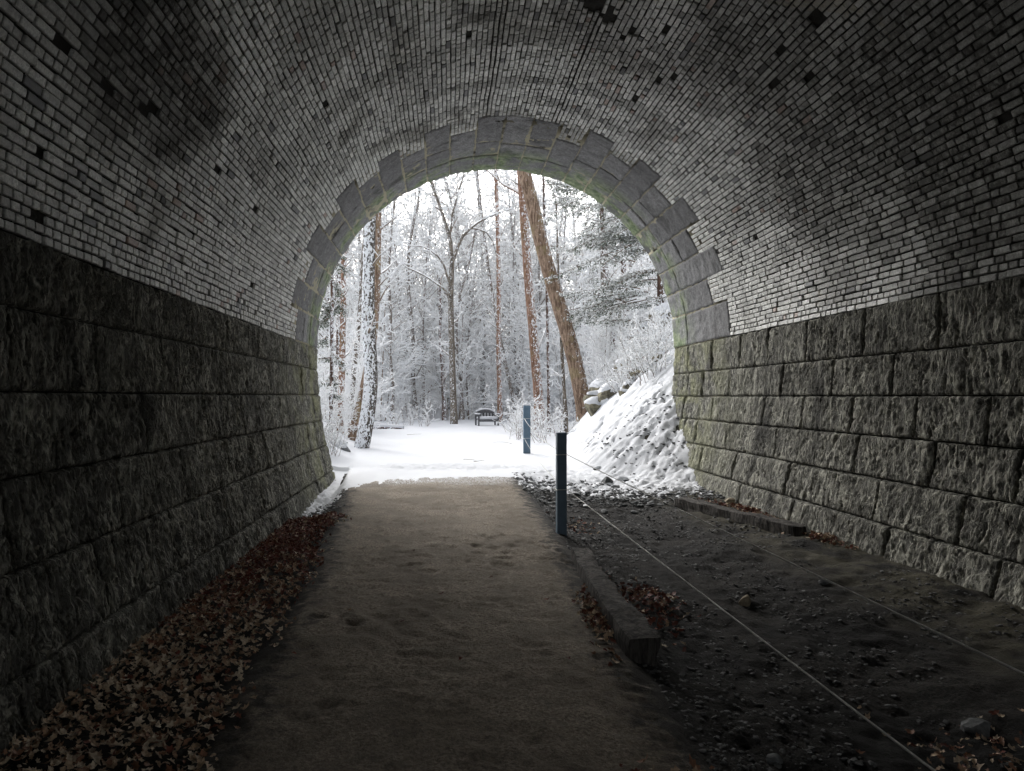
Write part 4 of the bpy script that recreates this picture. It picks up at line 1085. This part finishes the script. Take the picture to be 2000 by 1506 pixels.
# fallen log under snow at the left of the clearing
x, y = (742-HX)/F*33, 33
P = np.array([[-1.2, .3, .12], [-.5, .1, .15], [.3, 0, .16], [1.1, -.1, .12]]); Rr = np.array([.14, .13, .12, .1])
lg = tag(empty('fallen_log', (x, y, Hs(x, y))), 'snow-covered fallen log behind the snow-plastered tree', 'log')
V, Fx = tubes([(P, Rr, 9)]); link('log', npmesh('log', V, Fx), M_BARK_DARK, lg)
V, Fx = tubes([(P+np.array([0,0,.07]), Rr*.95, 9)]); link('snow_cap', npmesh('snow_cap', V, Fx), M_SNOW, lg)

# ------------------------------------------------------------------ bench
bx, by = (951-HX)/F*37, 37
bz = Hs(bx, by)+.03
bn = tag(empty('bench', (bx, by, bz), R_(14)), 'dark bench with curved back and snow on its seat', 'bench')
for sx in (-1, 1):
    m = MB(); m.box((sx*.52, -.28, .30), (.07, .07, .62)); m.build('leg', M_BENCH, bn)
    m = MB(); m.box((sx*.52, .26, .30), (.07, .07, .62)); m.build('leg', M_BENCH, bn)
    m = MB(); m.box((sx*.52, -.02, .63), (.11, .68, .05)); a = m.build('armrest', M_BENCH, bn)
    m = MB(); m.box((sx*.52, -.02, .69), (.13, .70, .07), bev=.02); m.build('snow_cap', M_SNOW, a, smooth=True)
    m = MB(); m.box((sx*.52, 0, .06), (.06, .60, .05)); m.build('foot_rail', M_BENCH, bn)
m = MB(); m.box((0, -.28, .33), (1.04, .04, .09)); m.build('seat_rail', M_BENCH, bn)
m = MB(); m.box((0, -.28, .05), (1.04, .04, .05)); m.build('foot_rail', M_BENCH, bn)
m = MB()
for k in range(4): m.box((0, -.2+k*.14, .40), (1.0, .12, .03))
se = m.build('seat', M_BENCH, bn)
m = MB(); m.box((0, -.02, .48), (1.0, .54, .14), bev=.03); m.build('snow_cap', M_SNOW, se, smooth=True)
V = []; Fc = []; n = 14
for i in range(n+1):
    t = i/n*2-1; zt = .92-.14*t*t
    for (yy, zz) in ((.30, .72-.08*t*t), (.30, zt), (.35, zt), (.35, .72-.08*t*t)): V.append((t*.5, yy, zz))
for i in range(n):
    for j in range(4): Fc.append((i*4+j, i*4+4+j, i*4+4+(j+1) % 4, i*4+(j+1) % 4))
m = MB(); m.add(V, Fc)
for k in range(6): m.box((-.42+k*.168, .33, .58), (.08, .03, .38))
bk_ = m.build('backrest', M_BENCH, bn)
P = np.array([(t*.5, .325, .94-.14*t*t) for t in np.linspace(-1, 1, 12)]); V, Fx = tubes([(P, np.full(12, .05), 6)]); link('snow_cap', npmesh('snow_cap', V, Fx), M_SNOW, bk_)
# unseen rear end of the tunnel is left open close behind the viewer as added fill light; bare twigs lying on the snow
for k, (px_, py_, L, a) in enumerate([(905,898,.5,-.7),(925,903,.25,.1),(1000,868,.7,2.6),(795,850,.8,.9)]):
    x, y, z = on_ground(px_, py_, .11)
    P, Rr, ds = curve((0,0,0), (math.cos(a), math.sin(a), .12), L, .006, .003, 4, random.Random(k), 0, .1)
    V, Fx = tubes([(P, Rr, 4)]); o = link('twig', npmesh('twig', V, Fx), M_TWIG, None, (x, y, z+.015)); tag(o, ['thin twig lying on the smooth snow left of the bench view','tiny twig on the smooth snow nearest the path edge','bent twig on the snow by the farther post','long twig leaning on the snow right of the plastered tree'][k], 'twig')
print('tris', sum(len(m.loops)-2*len(m.polygons) for m in bpy.data.meshes))
